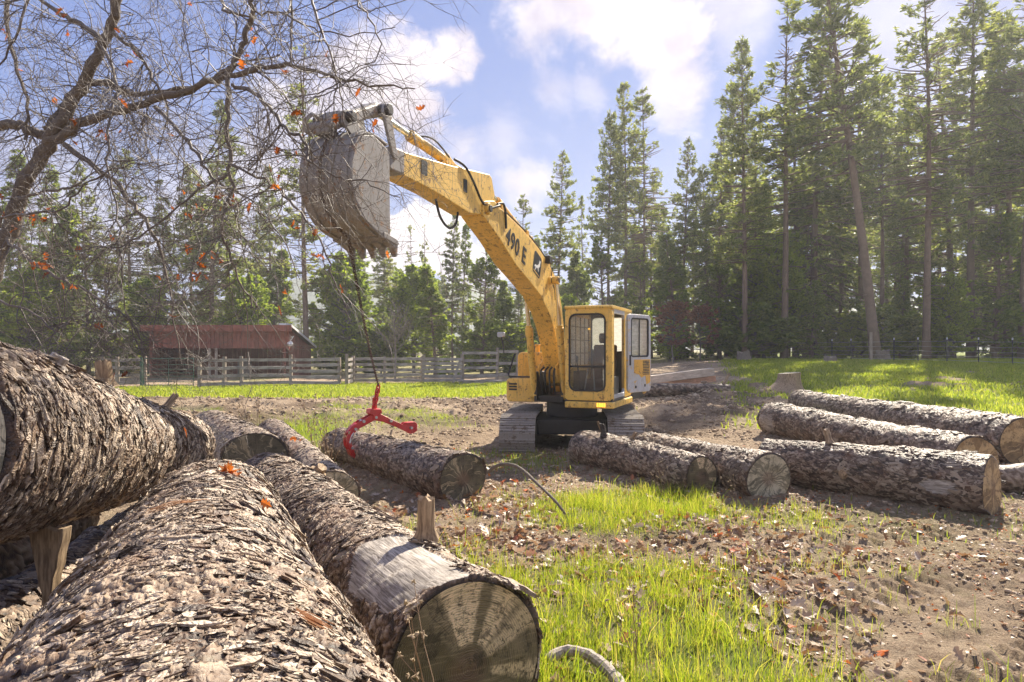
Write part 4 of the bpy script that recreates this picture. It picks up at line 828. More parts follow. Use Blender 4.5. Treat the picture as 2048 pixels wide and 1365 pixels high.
# stick
sa, sb = -.37, -.07
stick = [(6.99, 4.03), (6.92, 4.10), (5.35, 4.29), (5.03, 4.34), (4.11, 4.47), (4.02, 4.44), (3.90, 4.20), (4.02, 4.02), (4.22, 3.90), (4.50, 3.80), (4.8, 3.76), (5.82, 3.84), (6.9, 3.87), (7.0, 3.92)]
MB().prism(stick, sa, sb).build('stick', YM, EX, bevel=.012)
MB().prism([(5.5, 4.26), (5.36, 4.42), (5.22, 4.46), (5.05, 4.40), (4.6, 4.39), (4.6, 4.36)], -.27, -.17).build('cylinder_bracket', YM, EX, bevel=.008)
MB().prism(rrect(4.9, 5.02, 4.02, 4.20, .02), sb - .002, sb + .006).build('access_slot', M['black'], EX)
MB().prism(rrect(6.05, 6.2, 3.98, 4.16, .02), sb - .002, sb + .006).build('access_slot', M['black'], EX)
mb = MB(); mb.prism([(7.05, 4.06), (6.90, 4.12), (6.62, 4.14), (6.62, 3.86), (6.9, 3.85), (7.08, 3.90), (7.12, 3.98)], sa - .02, sb + .02); mb.build('stick_nose', M['bucket'], EX, bevel=.02)
# stick cylinder above the boom
cylinder('stick_cylinder', (2.05, yc, 3.80), (4.06, yc, 4.36), .72, .070, .045, OM)
MB().prism([(1.8, 3.58), (2.3, 3.72), (2.12, 3.88), (1.98, 3.88)], -.29, -.15).build('cylinder_bracket', YM, EX, bevel=.008)
# bucket cylinder, links
cylinder('bucket_cylinder', (5.30, yc, 4.40), (7.02, yc, 4.50), .53, .062, .036)
for c_ in (sa - .045, sb + .01):
    MB().prism([(6.80, 4.0), (6.88, 3.97), (6.93, 4.03), (7.12, 4.42), (7.10, 4.52), (7.02, 4.54), (6.96, 4.48)], c_, c_ + .035).build('side_link', M['bucket'], EX, bevel=.012)
mb = MB(); mb.prism([(6.96, 4.52), (7.08, 4.56), (7.30, 4.44), (7.62, 4.28), (7.78, 4.24), (7.80, 4.14), (7.72, 4.08), (7.5, 4.18), (7.14, 4.38), (7.0, 4.42)], -.33, -.11); mb.build('bucket_link', M['bucket'], EX, bevel=.03)
MB().cyl((7.04, sa - .09, 4.47), (7.04, sb + .09, 4.47), .065, 18).build('link_pin', ST, EX, bevel=.008)
MB().cyl((7.72, -.45, 4.18), (7.72, .02, 4.18), .055, 18).build('link_pin', ST, EX, bevel=.008)
# bucket: side plates, curved shell, lip, teeth, ears
ba, bb = -.54, .09
side = [(7.22, 3.98), (7.49, 4.05), (7.67, 4.00), (7.79, 3.88), (7.86, 3.70), (7.87, 3.50), (7.79, 3.32), (7.63, 3.16), (7.42, 3.08), (7.22, 3.05), (7.16, 3.06), (7.17, 3.5), (7.18, 3.9)]
bk = bpy.data.objects.new('bucket', None); link(bk, EX); BM = M['bucket']
for c_ in (ba, bb - .03): MB().prism(side, c_, c_ + .03).build('side_plate', BM, bk, bevel=.006)
arc = [(7.20, 4.04), (7.49, 4.07), (7.67, 4.02), (7.79, 3.90), (7.86, 3.71), (7.87, 3.50), (7.79, 3.31), (7.63, 3.15), (7.42, 3.07), (7.14, 3.03)]
def smooth_arc(P, k=4):
    P = [Vector((*p, 0)) for p in P]; o = []
    for i in range(len(P) - 1):
        a, b_, c, d = P[max(0, i - 1)], P[i], P[i + 1], P[min(len(P) - 1, i + 2)]
        for q in range(k):
            t = q / k; v = .5 * ((2 * b_) + (c - a) * t + (2 * a - 5 * b_ + 4 * c - d) * t * t + (3 * b_ - a - 3 * c + d) * t ** 3); o.append((v.x, v.y))
    o.append((P[-1].x, P[-1].y)); return o
def strip(P, o_, th_):
    """closed band polygon following P, o_ outwards"""
    c = Vector((7.4, 3.55)); A = []; B = []
    for i, p in enumerate(P):
        a = Vector(P[max(0, i - 1)]); b_ = Vector(P[min(len(P) - 1, i + 1)]); d = (b_ - a).normalized(); n_ = Vector((d.y, -d.x))
        if n_.dot(Vector(p) - c) < 0: n_ = -n_
        A.append(Vector(p) + n_ * (o_ + th_)); B.append(Vector(p) + n_ * o_)
    return A, B
def band(nm, P, o_, th_, ya_, yb_, mat):
    A, B = strip(P, o_, th_); n_ = len(A); mb = MB(); vs = [(p.x, y, p.y) for y in (ya_, yb_) for p in A + B]; m2 = 2 * n_; fs = []
    for i in range(n_ - 1): fs += [(i, i + 1, m2 + i + 1, m2 + i), (n_ + i + 1, n_ + i, m2 + n_ + i, m2 + n_ + i + 1), (i + 1, i, n_ + i, n_ + i + 1), (m2 + i, m2 + i + 1, m2 + n_ + i + 1, m2 + n_ + i)]
    fs += [(0, n_, m2 + n_, m2), (n_ - 1, m2 + n_ - 1, m2 + 2 * n_ - 1, 2 * n_ - 1)]
    return mb.add(vs, fs).build(nm, mat, bk, smooth=True, bevel=.003)
SA = smooth_arc(arc); band('shell', SA, -.02, .022, ba + .005, bb - .005, BM)
for y_ in (ba + .05, ba + .20, ba + .36, bb - .10): band('wear_strip', SA[6:34], .004, .016, y_, y_ + .055, BM)
MB().prism([(7.30, 3.09), (7.05, 3.05), (6.98, 3.0), (7.05, 2.99), (7.30, 3.03)], ba - .01, bb + .01).build('cutting_lip', BM, bk, bevel=.005)
for k in range(5):
    y_ = ba + .045 + k * (bb - ba - .09) / 4
    mb = MB(); w_ = .045; vs = [(7.16, y_ - w_, 3.07), (7.16, y_ + w_, 3.07), (7.00, y_ + w_, 3.02), (7.00, y_ - w_, 3.02), (7.20, y_ - w_, 3.0), (7.20, y_ + w_, 3.0), (7.06, y_ + w_, 2.95), (7.06, y_ - w_, 2.95), (7.02, y_ - w_ * .5, 2.86), (7.02, y_ + w_ * .5, 2.86), (6.98, y_ + w_ * .5, 2.87), (6.98, y_ - w_ * .5, 2.87)]
    mb.add(vs, [(0, 1, 2, 3), (4, 7, 6, 5), (0, 3, 7, 4), (1, 5, 6, 2), (0, 4, 5, 1), (3, 2, 10, 11), (7, 8, 9, 6), (3, 11, 8, 7), (2, 6, 9, 10), (8, 11, 10, 9)]); mb.build('tooth', M['bucket'], bk, bevel=.008)
for y_ in (-.40, -.09):
    MB().prism([(7.24, 4.03), (7.06, 4.06), (7.0, 4.0), (6.97, 3.92), (7.05, 3.86), (7.20, 3.84), (7.3, 4.0), (7.55, 4.06), (7.66, 4.02), (7.80, 4.10), (7.80, 4.22), (7.70, 4.27), (7.60, 4.20), (7.4, 4.10)], y_, y_ + .035).build('ear', BM, bk, bevel=.008)
mb = MB(); mb.tube([(7.62, -.30, 4.06), (7.80, -.32, 4.16), (7.92, -.34, 4.18), (8.00, -.36, 4.10), (7.98, -.37, 4.0), (7.88, -.36, 3.98)], .022, 8); mb.build('lifting_hook', BM, bk, smooth=True)
mb = MB(); mb.box(7.66, 7.82, -.42, -.22, 4.02, 4.14); mb.cyl((7.78, -.5, 4.1), (7.78, -.12, 4.1), .05); mb.build('coupler', BM, bk, bevel=.02)
# work lamp, hoses, pipes
mb = MB(); mb.prism(rrect(1.42, 1.60, 3.44, 3.58, .02), yb - .03, yb + .09); mb.build('work_lamp', M['black'], EX, bevel=.012)
def hose(P, r=.017, m_='black', nm='hose'):
    o = []; P = [Vector(p) for p in P]
    for i in range(len(P) - 1):
        a, b_, c, d = P[max(0, i - 1)], P[i], P[i + 1], P[min(len(P) - 1, i + 2)]
        for q in range(6):
            t = q / 6; o.append(.5 * ((2 * b_) + (c - a) * t + (2 * a - 5 * b_ + 4 * c - d) * t * t + (3 * b_ - a - 3 * c + d) * t ** 3))
    o.append(P[-1]); MB().tube(o, r, 8).build(nm, M[m_], EX, smooth=True)
hose([(5.20, -.12, 4.42), (5.0, -.05, 4.36), (4.72, -.045, 4.2), (4.45, -.045, 4.0), (4.2, -.03, 3.95), (3.95, .02, 4.03), (3.7, -.1, 4.08)])
hose([(5.25, -.30, 4.42), (5.1, -.3, 4.50), (4.8, -.3, 4.45), (4.2, -.3, 4.5)])
hose([(6.02, yc, 4.50), (5.85, -.15, 4.53), (5.6, -.15, 4.52), (5.3, -.14, 4.42)], .012, 'steel', 'pipe')
hose([(5.55, -.22, 3.84), (5.45, -.2, 3.60), (5.2, -.2, 3.50), (5.0, -.2, 3.58), (4.92, -.2, 3.76)])
for q in (-.09, -.13, -.32): hose([(3.75, q, 4.10), (2.6, q, 3.90), (1.95, q, 3.74), (1.38, q, 3.54), (.98, q, 3.33), (.72, q, 3.04), (.42, q, 2.5), (.3, q, 2.1)], .014, 'orange_yellow' if q < -.1 else 'steel', 'pipe')
for q in (3.55, 2.4, 1.25): MB().box(q, q + .10, -.36, -.06, {3.55: 4.0, 2.4: 3.76, 1.25: 3.42}[q], {3.55: 4.12, 2.4: 3.90, 1.25: 3.56}[q]).build('pipe_clamp', OM, EX, bevel=.006)
hose([(3.92, -.02, 4.06), (3.75, -.0, 4.1), (3.6, -.02, 4.0), (3.55, -.03, 3.75)], .02)
for q in range(4): hose([(.72, -.36 + q * .08, 1.5), (.92, -.36 + q * .09, 1.42), (.90, -.36 + q * .09, 1.15), (.75, -.36 + q * .08, .98)], .02)
for q in (-.06, -.40): hose([(.60, q, 1.72), (.72, q, 1.60), (.82, q - .03, 1.50), (.80, q, 1.25)], .016, 'yellow', 'pipe')
hose([(1.2, -.03, 3.4), (1.28, -.02, 3.2), (1.1, -.025, 3.0), (1.06, -.02, 2.8)], .009)
# lettering and emblem on the boom side
def glyph(body, x, z, size, mat, ang, depth=.004, xs=1.0, name='lettering'):
    cu = bpy.data.curves.new(name, 'FONT'); cu.body = body; cu.size = size; cu.extrude = depth; cu.offset = size * .018; cu.space_character = 1.12
    t = bpy.data.objects.new(name, cu); S.collection.objects.link(t); dg = bpy.context.evaluated_depsgraph_get(); me = bpy.data.meshes.new_from_object(t.evaluated_get(dg)); bpy.data.objects.remove(t); me.materials.clear(); me.materials.append(mat)
    o = obj(name, me, EX); Mx = Matrix(((-math.cos(ang) * xs, -math.sin(ang), 0), (0, 0, 1), (-math.sin(ang) * xs, math.cos(ang), 0))).to_4x4()
    Mx.translation = Vector((x, yb + .004, z)); o.matrix_local = Mx; return o
glyph('490 E', 3.56, 3.55, .40, M['decal'], R(17), xs=.92)
ang = R(20); ex, ez = 2.30, 3.24
def EM(pts, y_a, y_b, mat, nm):
    MB().prism([(ex - (p[0] * math.cos(ang) + p[1] * math.sin(ang)), ez + (-p[0] * math.sin(ang) + p[1] * math.cos(ang))) for p in pts], y_a, y_b).build(nm, mat, EX)
EM(rrect(0, .40, 0, .40, .07), yb - .001, yb + .004, M['decal'], 'emblem')
EM([(.06, .12), (.10, .16), (.16, .17), (.22, .20), (.27, .25), (.28, .33), (.30, .30), (.34, .34), (.325, .27), (.33, .22), (.27, .17), (.30, .10), (.27, .11), (.235, .15), (.17, .13), (.12, .06), (.105, .065), (.13, .13), (.09, .11)], yb + .003, yb + .007, M['white'], 'emblem')
EM([(.03, .028), (.37, .028), (.37, .045), (.03, .045)], yb + .003, yb + .0065, M['yellow'], 'emblem')
# worn spots: scrape marks along the boom belly
for (px_, py_) in ((0, 0),): pass

# chain from the bucket lip to the tongs
L5A, L5B = Vector((-.60, 8.35, .335)), Vector((-2.95, 11.75, .34))
top = Vector((-1.66, 7.30, 2.98)); end = PW(757, 772, 10.55)
def chain(label, P, mat, t=.0085, ln=.056, name='chain'):
    root = empty(name, tuple(P[0]), label=label, cat='chain'); p0 = Vector(P[0]); mb = MB(); i = 0
    for a, b_ in zip(P[:-1], P[1:]):
        a, b_ = Vector(a), Vector(b_); d = b_ - a; n_ = max(1, int(d.length / (ln * .78))); u = d.normalized(); o1 = u.orthogonal().normalized(); o2 = u.cross(o1)
        for k in range(n_):
            c = a + d * ((k + .5) / n_) - p0; w = (o1, o2)[i % 2]; side_ = w.cross(u); i += 1
            mb.torus(c, ln * .32, t * .62, w, 12, 5, 1.55, ref=u)
    mb.build('links', mat, root, smooth=True)
    return root
bt = EX.matrix_world  # not yet evaluated: compute by hand
def XW(x, y, z):
    a = math.atan2(-.931, -.365); return Vector((1.23 + x * math.cos(a) - y * math.sin(a), 14 + x * math.sin(a) + y * math.cos(a), z))
over = [XW(7.35, -.22, 4.10), XW(7.60, -.24, 4.09), XW(7.82, -.24, 3.95), XW(7.92, -.24, 3.72), XW(7.93, -.24, 3.50), XW(7.85, -.24, 3.27), XW(7.68, -.24, 3.10), XW(7.45, -.24, 3.02)]
sag = [over[-1].lerp(end, t) - Vector((0, 0, .10 * math.sin(PI * t))) for t in np.linspace(0, 1, 12)]
chain('rusty steel chain slung over the bucket and running down to the red tongs', over + sag[1:], M['rustchain'])
# red log tongs
TG = empty('log_tongs', tuple(end), label='red log lifting tongs gripping a log, hung from the chain', cat='log tongs')
ctr = L5A.lerp(L5B, .655); ax = (L5B - L5A).normalized(); pr = Vector((-ax.y, ax.x, 0)).normalized();  # pr points to the left of A->B
def TP(u, z, w=0.): return ctr + pr * u + ax * w + Vector((0, 0, z)) - end
def plate(poly, w0, w1, nm, mat=None, bevel=.006, parent=TG):
    n_ = len(poly); vs = [TP(p[0], p[1] + .0, w0) for p in poly] + [TP(p[0], p[1], w1) for p in poly]
    mb = MB(); mb.add(vs, [tuple(range(n_)), tuple(range(2 * n_ - 1, n_ - 1, -1))] + [((i + 1) % n_, i, n_ + i, n_ + (i + 1) % n_) for i in range(n_)]); return mb.build(nm, mat or M['red'], parent, bevel=bevel)
armL = [(-.03, .49), (.05, .52), (.30, .40), (.36, .345), (.44, .265), (.475, .16), (.46, .06), (.425, .00), (.395, -.08), (.33, -.14), (.30, -.13), (.345, -.03), (.37, .04), (.40, .14), (.37, .225), (.285, .305), (.02, .425), (-.04, .44)]
armR = [(.04, .44), (-.05, .54), (-.20, .46), (-.46, .33), (-.50, .36), (-.68, .36), (-.72, .32), (-.72, .22), (-.68, .19), (-.60, .17), (-.56, .20), (-.50, .23), (-.38, .29), (-.16, .385), (.0, .42)]
aL = plate(armL, -.075, -.050, 'tong_arm'); plate(armL, .050, .075, 'tong_arm')
plate(armR, -.048, -.024, 'tong_arm'); plate(armR, .024, .048, 'tong_arm')
plate([(.30, .40), (.37, .355), (.455, .26), (.44, .24), (.36, .33), (.29, .375)], -.05, .05, 'spacer'); plate([(.36, -.02), (.42, .0), (.40, -.08), (.33, -.14)], -.05, .05, 'spacer'); plate([(-.52, .355), (-.68, .36), (-.68, .335), (-.52, .33)], -.06, .06, 'spacer'); plate([(-.60, .17), (-.66, .18), (-.72, .22), (-.70, .30), (-.67, .24)], -.06, .06, 'spacer')
plate([(-.09, .60), (.09, .60), (.10, .53), (.05, .50), (.04, .42), (-.04, .42), (-.05, .50), (-.10, .53)], -.09, .09, 'pivot_head', bevel=.012)
for (u_, z_) in ((0, .47), (.20, .42), (.33, .31), (.38, .03), (-.25, .40), (-.60, .27)):
    mb = MB(); mb.cyl(TP(u_, z_, -.10), TP(u_, z_, .10), .022, 12); mb.build('bolt', M['bolt'], TG)
for s_ in (-.08, ): 
    mb = MB(); mb.add([TP(u, z, s_) for u, z in ((.36, .27), (.40, .22), (.43, .12), (.42, .10), (.405, .11), (.40, .19), (.36, .24))], [tuple(range(7))])
    mb.add([TP(u, z, s_ + .004) for u, z in ((.36, .27), (.40, .22), (.43, .12), (.42, .10), (.405, .11), (.40, .19), (.36, .24))], [tuple(range(6, -1, -1))]); mb.build('arm_slot', M['white'], TG)
mb = MB(); e2 = TP(0, .60, 0); mb2 = MB(); u0 = Vector((0, 0, 0)); d = e2 - u0; nL = 6
for k in range(nL):
    a = u0 + d * (k / nL); b_ = u0 + d * ((k + 1) / nL); c = (a + b_) / 2; u = d.normalized(); o1 = u.orthogonal().normalized(); mb.torus(c, .034, .014, (o1, u.cross(o1))[k % 2], 14, 6, 1.5, ref=u)
mb.build('shackle_chain', M['red'], TG, smooth=True)
mb = MB(); mb.box(-.022, .022, -.02, .02, 0, .20, at=e2 - Vector((0, 0, .03))); mb.build('shank', M['red'], TG, bevel=.006)
# ------------------------------------------------------------------ trees
def tufts(C, D, n, ln, wd, spread, r):
    """n narrow leaf-sized triangles round each centre C, fanning about direction D"""
    N = len(C); c = np.repeat(C, n, 0); d = np.repeat(D, n, 0)
    d = d + r.normal(0, spread, (N * n, 3)); d /= np.linalg.norm(d, axis=1)[:, None]
    s = np.cross(d, r.normal(0, 1, (N * n, 3))); s /= np.linalg.norm(s, axis=1)[:, None] + 1e-9
    l = (ln * r.uniform(.6, 1.3, N * n))[:, None]; w = (wd * r.uniform(.6, 1.4, N * n))[:, None]
    st = c - d * l * .25 + r.normal(0, ln * .18, (N * n, 3))
    V = np.stack([st - s * w * .3, st + s * w * .3, st + d * l * .6 + s * w, st + d * l, st + d * l * .6 - s * w], 1)
    return V
def conifer(seed, H=26, r0=.30, cs=.3, Lmax=3.2, top=.0, nb=210, up=.15, droop=.25, nt=14, tn=7, tl=.42, tw=.085, shape='pine', mats=('trunk', 'needle_dk'), bare_low=10, gap=.25, start=.28, inner=False):
    r = np.random.default_rng(seed); mb = MB(); P = []
    bx, by = r.normal(0, .35, 2)
    for i in range(13): t = i / 12; P.append((bx * t * t + .12 * math.sin(t * 5 + seed), by * t * t + .1 * math.cos(t * 4 + seed), H * t))
    P[0] = (P[0][0], P[0][1], -.4)
    rr = [r0 * (1.25 if i == 0 else 1) * (1 - .93 * (i / 12) ** 1.1) for i in range(13)]; mb.tube(P, rr, 8)
    def tp(h): t = max(0, min(1, h / H)); i = min(11, int(t * 12)); f = t * 12 - i; a, b_ = np.array(P[i]), np.array(P[i + 1]); v = a + (b_ - a) * f; v[2] = h; return v
    Cs = []; Ds = []
    for b in range(nb + bare_low):
        low = b >= nb
        h = H * (cs + (1 - cs) * (r.random() ** .9) * .99) if not low else H * cs * (.35 + .65 * r.random())
        t = max(0, (h / H - cs) / (1 - cs))
        if shape == 'pine': L = Lmax * (1 - t) ** .75 * (.55 + .45 * min(1, t * 4 + .35)) * r.uniform(.55, 1.1) + .35
        elif shape == 'fir': L = Lmax * (1 - t) ** .95 * r.uniform(.7, 1.05) + .25
        else: L = Lmax * math.sin(PI * min(.97, .16 + .84 * t)) ** .7 * r.uniform(.5, 1.05) + .3
        az = r.uniform(0, 2 * PI); L *= .45 + 1.1 * float(vnoise(np.array([[math.cos(az) * 1.4 + 9, math.sin(az) * 1.4 + 9, h * .33 + seed]]), seed)[0])
        if low: L *= .5
        base = tp(h); dr_ = np.array([math.cos(az), math.sin(az), 0]); m = 6; pts = []
        u_ = up * (.3 + 1.2 * t)
        for k in range(m):
            f = k / (m - 1); z = L * (u_ * f - droop * (1 - t) * f * f + (.10 * f ** 3 if shape == 'pine' else -.05 * f)); side = np.array([-dr_[1], dr_[0], 0]) * (L * .08 * math.sin(f * 3 + b)); pts.append(base + dr_ * L * f + side + np.array([0, 0, z]))
        mb.tube([tuple(p) for p in pts[::1 if L > 1.5 else 2]], [max(.012, .012 + .018 * L * (1 - k / 6.)) for k in range(len(pts[::1 if L > 1.5 else 2]))], 3, cap=False)
        if low: continue
        if r.random() < gap * .5: continue
        k = max(3, int(nt * (L / Lmax) ** .9)); f = start + (1 - start) * r.random(k) ** .8; pi = f * (m - 1); i0 = np.minimum(pi.astype(int), m - 2); fr = (pi - i0)[:, None]
        A = np.array(pts); c = A[i0] * (1 - fr) + A[i0 + 1] * fr; sd_ = np.array([-dr_[1], dr_[0], 0]); sw = r.normal(0, .30 * L * (.35 if shape != 'pine' else .30), k)
        c = c + sd_[None] * sw[:, None] + np.stack([np.zeros(k), np.zeros(k), r.normal(0, .12, k) - (.10 if shape == 'fir' else 0)], 1)
        d = dr_[None] + sd_[None] * np.sign(sw)[:, None] * .5 + np.array([0, 0, .35 if shape == 'pine' else -.15]); Cs.append(c); Ds.append(d)
    C = np.concatenate(Cs); D = np.concatenate(Ds); keep = fbm(C * .55 + seed, 3, seed) > gap * .5 + .22; C, D = C[keep], D[keep]
    tipc = np.array([tp(H * .985), tp(H * .96)]); C = np.concatenate([C, tipc]); D = np.concatenate([D, np.tile([0, 0, 1.], (2, 1))])
    V = tufts(C, D, tn, tl, tw, .75 if shape != 'round' else 1.1, r); n_ = len(V); b = np.arange(n_)[:, None] * 5
    tm = mesh_np('trunk', mb.v, [np.array([f for f in mb.f if len(f) == 4]), np.array([f for f in mb.f if len(f) == 8])] if any(len(f) == 8 for f in mb.f) else [np.array([f for f in mb.f if len(f) == 4])], [M[mats[0]]], True)
    cmx = mesh_np('crown', V.reshape(-1, 3), [b + np.arange(5)[None]], [M[mats[1]]])
    return tm, cmx, H
TR = {}
for i in range(4): TR['pine%d' % i] = conifer(100 + i, 27, .27, (.30, .42, .34, .50)[i], 3.5 + .25 * i, nb=230, nt=17, tn=8, tl=.40, tw=.05, gap=.30 + .08 * (i % 3))
TR['thin0'] = conifer(121, 25, .20, .16, 1.9, nb=170, nt=11, tn=7, tl=.38, tw=.05, gap=.5, droop=.1)
TR['thin1'] = conifer(122, 24, .22, .42, 2.3, nb=130, nt=12, tn=7, tl=.38, tw=.05, gap=.45)
for i in range(3): TR['fir%d' % i] = conifer(140 + i, 24, .25, .08 + .05 * i, 3.5, nb=270, nt=16, tn=8, tl=.42, tw=.055, shape='fir', up=.1, droop=.35, mats=('trunk', 'needle_dk' if i != 1 else 'needle_md'), gap=.34)
for i in range(2): TR['cedar%d' % i] = conifer(160 + i, 13, .17, .04, 2.7, nb=230, nt=17, tn=9, tl=.36, tw=.07, shape='fir' if i else 'pine', up=.3, droop=.1, mats=('trunk', 'needle_md'), gap=.46, bare_low=6)
for i in range(3): TR['light%d' % i] = conifer(180 + i, 10, .14, .10, 2.6, nb=190, nt=18, tn=9, tl=.30, tw=.085, shape='round', up=.6, droop=.0, mats=('trunk_grey', 'needle_lt'), gap=.25, bare_low=4)
TR['shrub'] = conifer(190, 3.2, .05, .03, 1.7, nb=90, nt=16, tn=8, tl=.24, tw=.07, shape='round', up=.6, droop=.0, mats=('trunk_grey', 'needle_md'), gap=.2, bare_low=0)
TR['dead'] = conifer(191, 5.2, .07, .30, 1.5, nb=110, nt=12, tn=8, tl=.20, tw=.06, shape='round', up=.5, droop=.0, mats=('trunk_grey', 'dead_leaf'), gap=.25)
def tree(key, px, Y, top=None, h=None, label='', group=None, name='pine_tree', cat='pine tree', lean=(0, 0), rot=None, fat=1.0, zb=None):
    tm, cm_, H = TR[key]; x = (px - 1024) / F * Y; z = float(gbase(x, Y)) - .1 if zb is None else zb
    if h is None: h = CAMZ + (700 - top) / F * Y - z
    s = h / H; o = empty(name, (x, Y, z), 0, label=label, cat=cat, group=group)
    o.rotation_euler = (lean[1], lean[0], random.uniform(0, 6.28) if rot is None else rot) if lean == (0, 0) else (0, 0, 0)
    if lean != (0, 0): o.rotation_mode = 'XYZ'; o.rotation_euler = (lean[1], lean[0], 0)
    o.scale = (s * fat, s * fat, s)
    obj('trunk', tm, o); obj('crown', cm_, o); return o
GF = 'tall conifers along the front edge of the forest'
front = [
 ('thin0', 612, 50, 85, 'slender dark pine standing alone behind the bucket, its tip against white cloud', 1.15),
 ('fir0', 425, 58, 195, 'broad dark fir rising behind the oak twigs left of the bucket', 1.1),
 ('pine2', 455, 66, 260, 'dark pine just right of the broad fir behind the oak', 1.0),
 ('fir2', 330, 60, 360, 'fir of middling height behind the left end of the red shed', 1.0),
 ('pine1', 175, 52, 330, 'pine seen through the oak branches left of the red shed', 1.0),
 ('fir1', 35, 50, 300, 'green conifer at the left edge behind the oak', 1.1),
 ('pine3', 770, 62, 440, 'thin ragged pine right under the bucket teeth', .8),
 ('thin1', 826, 66, 452, 'left one of two small pointed pines right of the hanging chain', .9),
 ('thin0', 850, 68, 448, 'right one of two small pointed pines right of the hanging chain', .9),
 ('pine0', 905, 58, 425, 'pine behind the underside of the boom, left of it', .8),
 ('fir1', 925, 60, 438, 'bushy conifer with a bare stem close left of the boom', .9),
 ('pine2', 1042, 70, 390, 'narrow pine showing just above the middle of the boom', .8),
 ('pine1', 1115, 58, 302, 'free standing pine tip above the cab in the gap of the sky', .85),
 ('fir0', 1168, 66, 390, 'small pointed fir between the free standing pine and the tall trio', .7),
 ('pine3', 1218, 56, 228, 'left and lowest of the trio of tall pines above the cab', .75),
 ('pine0', 1252, 55, 165, 'middle and highest of the trio of tall pines above the cab', .75),
 ('pine2', 1288, 54, 180, 'right one of the trio of tall pines above the cab', .8),
 ('fir2', 1300, 60, 360, 'dense fir filling the space under the trio of pines', 1.1),
 ('pine1', 1366, 54, 275, 'rounded pine right of the trio, below the big cloud', .8),
 ('pine0', 1487, 47, 72, 'tall pine with a long bare stem left of the leaning one', .95),
 ('fir2', 1440, 54, 240, 'dense conifer leaning against the tall pine with the long bare stem', .9),
 ('thin1', 1566, 48, 8, 'high pine with a sparse pointed top between the tall pine and the leaning one', 1.1),
 ('fir0', 1630, 55, -40, 'broad dark conifer directly behind the leaning pine', 1.0),
 ('pine3', 1762, 52, 165, 'pine with a pointed tip just right of the leaning one', .95),
 ('fir1', 1800, 60, 330, 'green fir between the leaning pine and the high red trunk', .9),
 ('pine2', 1857, 45, -70, 'very high pine with a straight dark red trunk at the right', 1.0),
 ('pine0', 1945, 49, -90, 'very high pine right of the straight dark red trunk', 1.0),
 ('fir2', 1990, 56, 150, 'bright green conifer near the right edge', .9),
 ('pine1', 2050, 46, -60, 'high pine cut by the right edge of the photo', 1.1),
 ('pine3', 720, 72, 500, 'low pine in the haze behind the hanging chain', .8),
 ('pine1', 515, 66, 400, 'pine between the shed roof and the bucket', .8),
]
front += [
 ('pine2', 1415, 57, 330, 'pine between the rounded one and the dense conifer at the centre right', .9), ('fir0', 1515, 58, 260, 'dark fir filling the gap right of the long bare stem', 1.0), ('pine1', 1590, 60, 130, 'pine behind the sparse topped one', 1.0),
 ('fir2', 1680, 60, 120, 'dark fir behind the upper half of the leaning trunk', 1.0), ('thin1', 1720, 56, 60, 'slim pine beside the top of the leaning one', 1.1), ('pine0', 1815, 58, 150, 'pine left of the dark red trunk, a little behind it', 1.0),
 ('fir0', 1900, 60, 60, 'tall fir between the two very high pines', 1.1), ('pine3', 2015, 52, 20, 'high pine second from the right edge', 1.1), ('fir1', 1335, 62, 400, 'small fir behind the right one of the trio', 1.0), ('pine1', 1455, 64, 180, 'pine whose tip shows left of the tall one', .9),
 ('pine2', 260, 62, 300, 'pine behind the oak limbs above the shed roof', 1.0), ('fir1', 100, 60, 330, 'fir behind the oak trunk at the left', 1.1), ('pine0', 540, 64, 330, 'hazy pine left of the bucket', .9), ('fir2', 690, 66, 480, 'fir in the haze below the bucket', 1.0), ('pine3', 380, 66, 330, 'hazy pine left of the broad fir', .9),
 ('fir1', 1075, 68, 470, 'fir low behind the upper part of the boom', 1.0), ('fir0', 985, 66, 500, 'fir under the knee of the boom', 1.0)]
for k, px, Y, top, lab, fat in front: tree(k, px, Y, top, label=lab, group=GF, fat=fat)
# the leaning pine
t = tree('pine1', 1752, 45.5, None, h=30, label='large pine with a thick trunk leaning to the left over the wire fence', group=GF, lean=(R(-7.5), 0), fat=1.15)
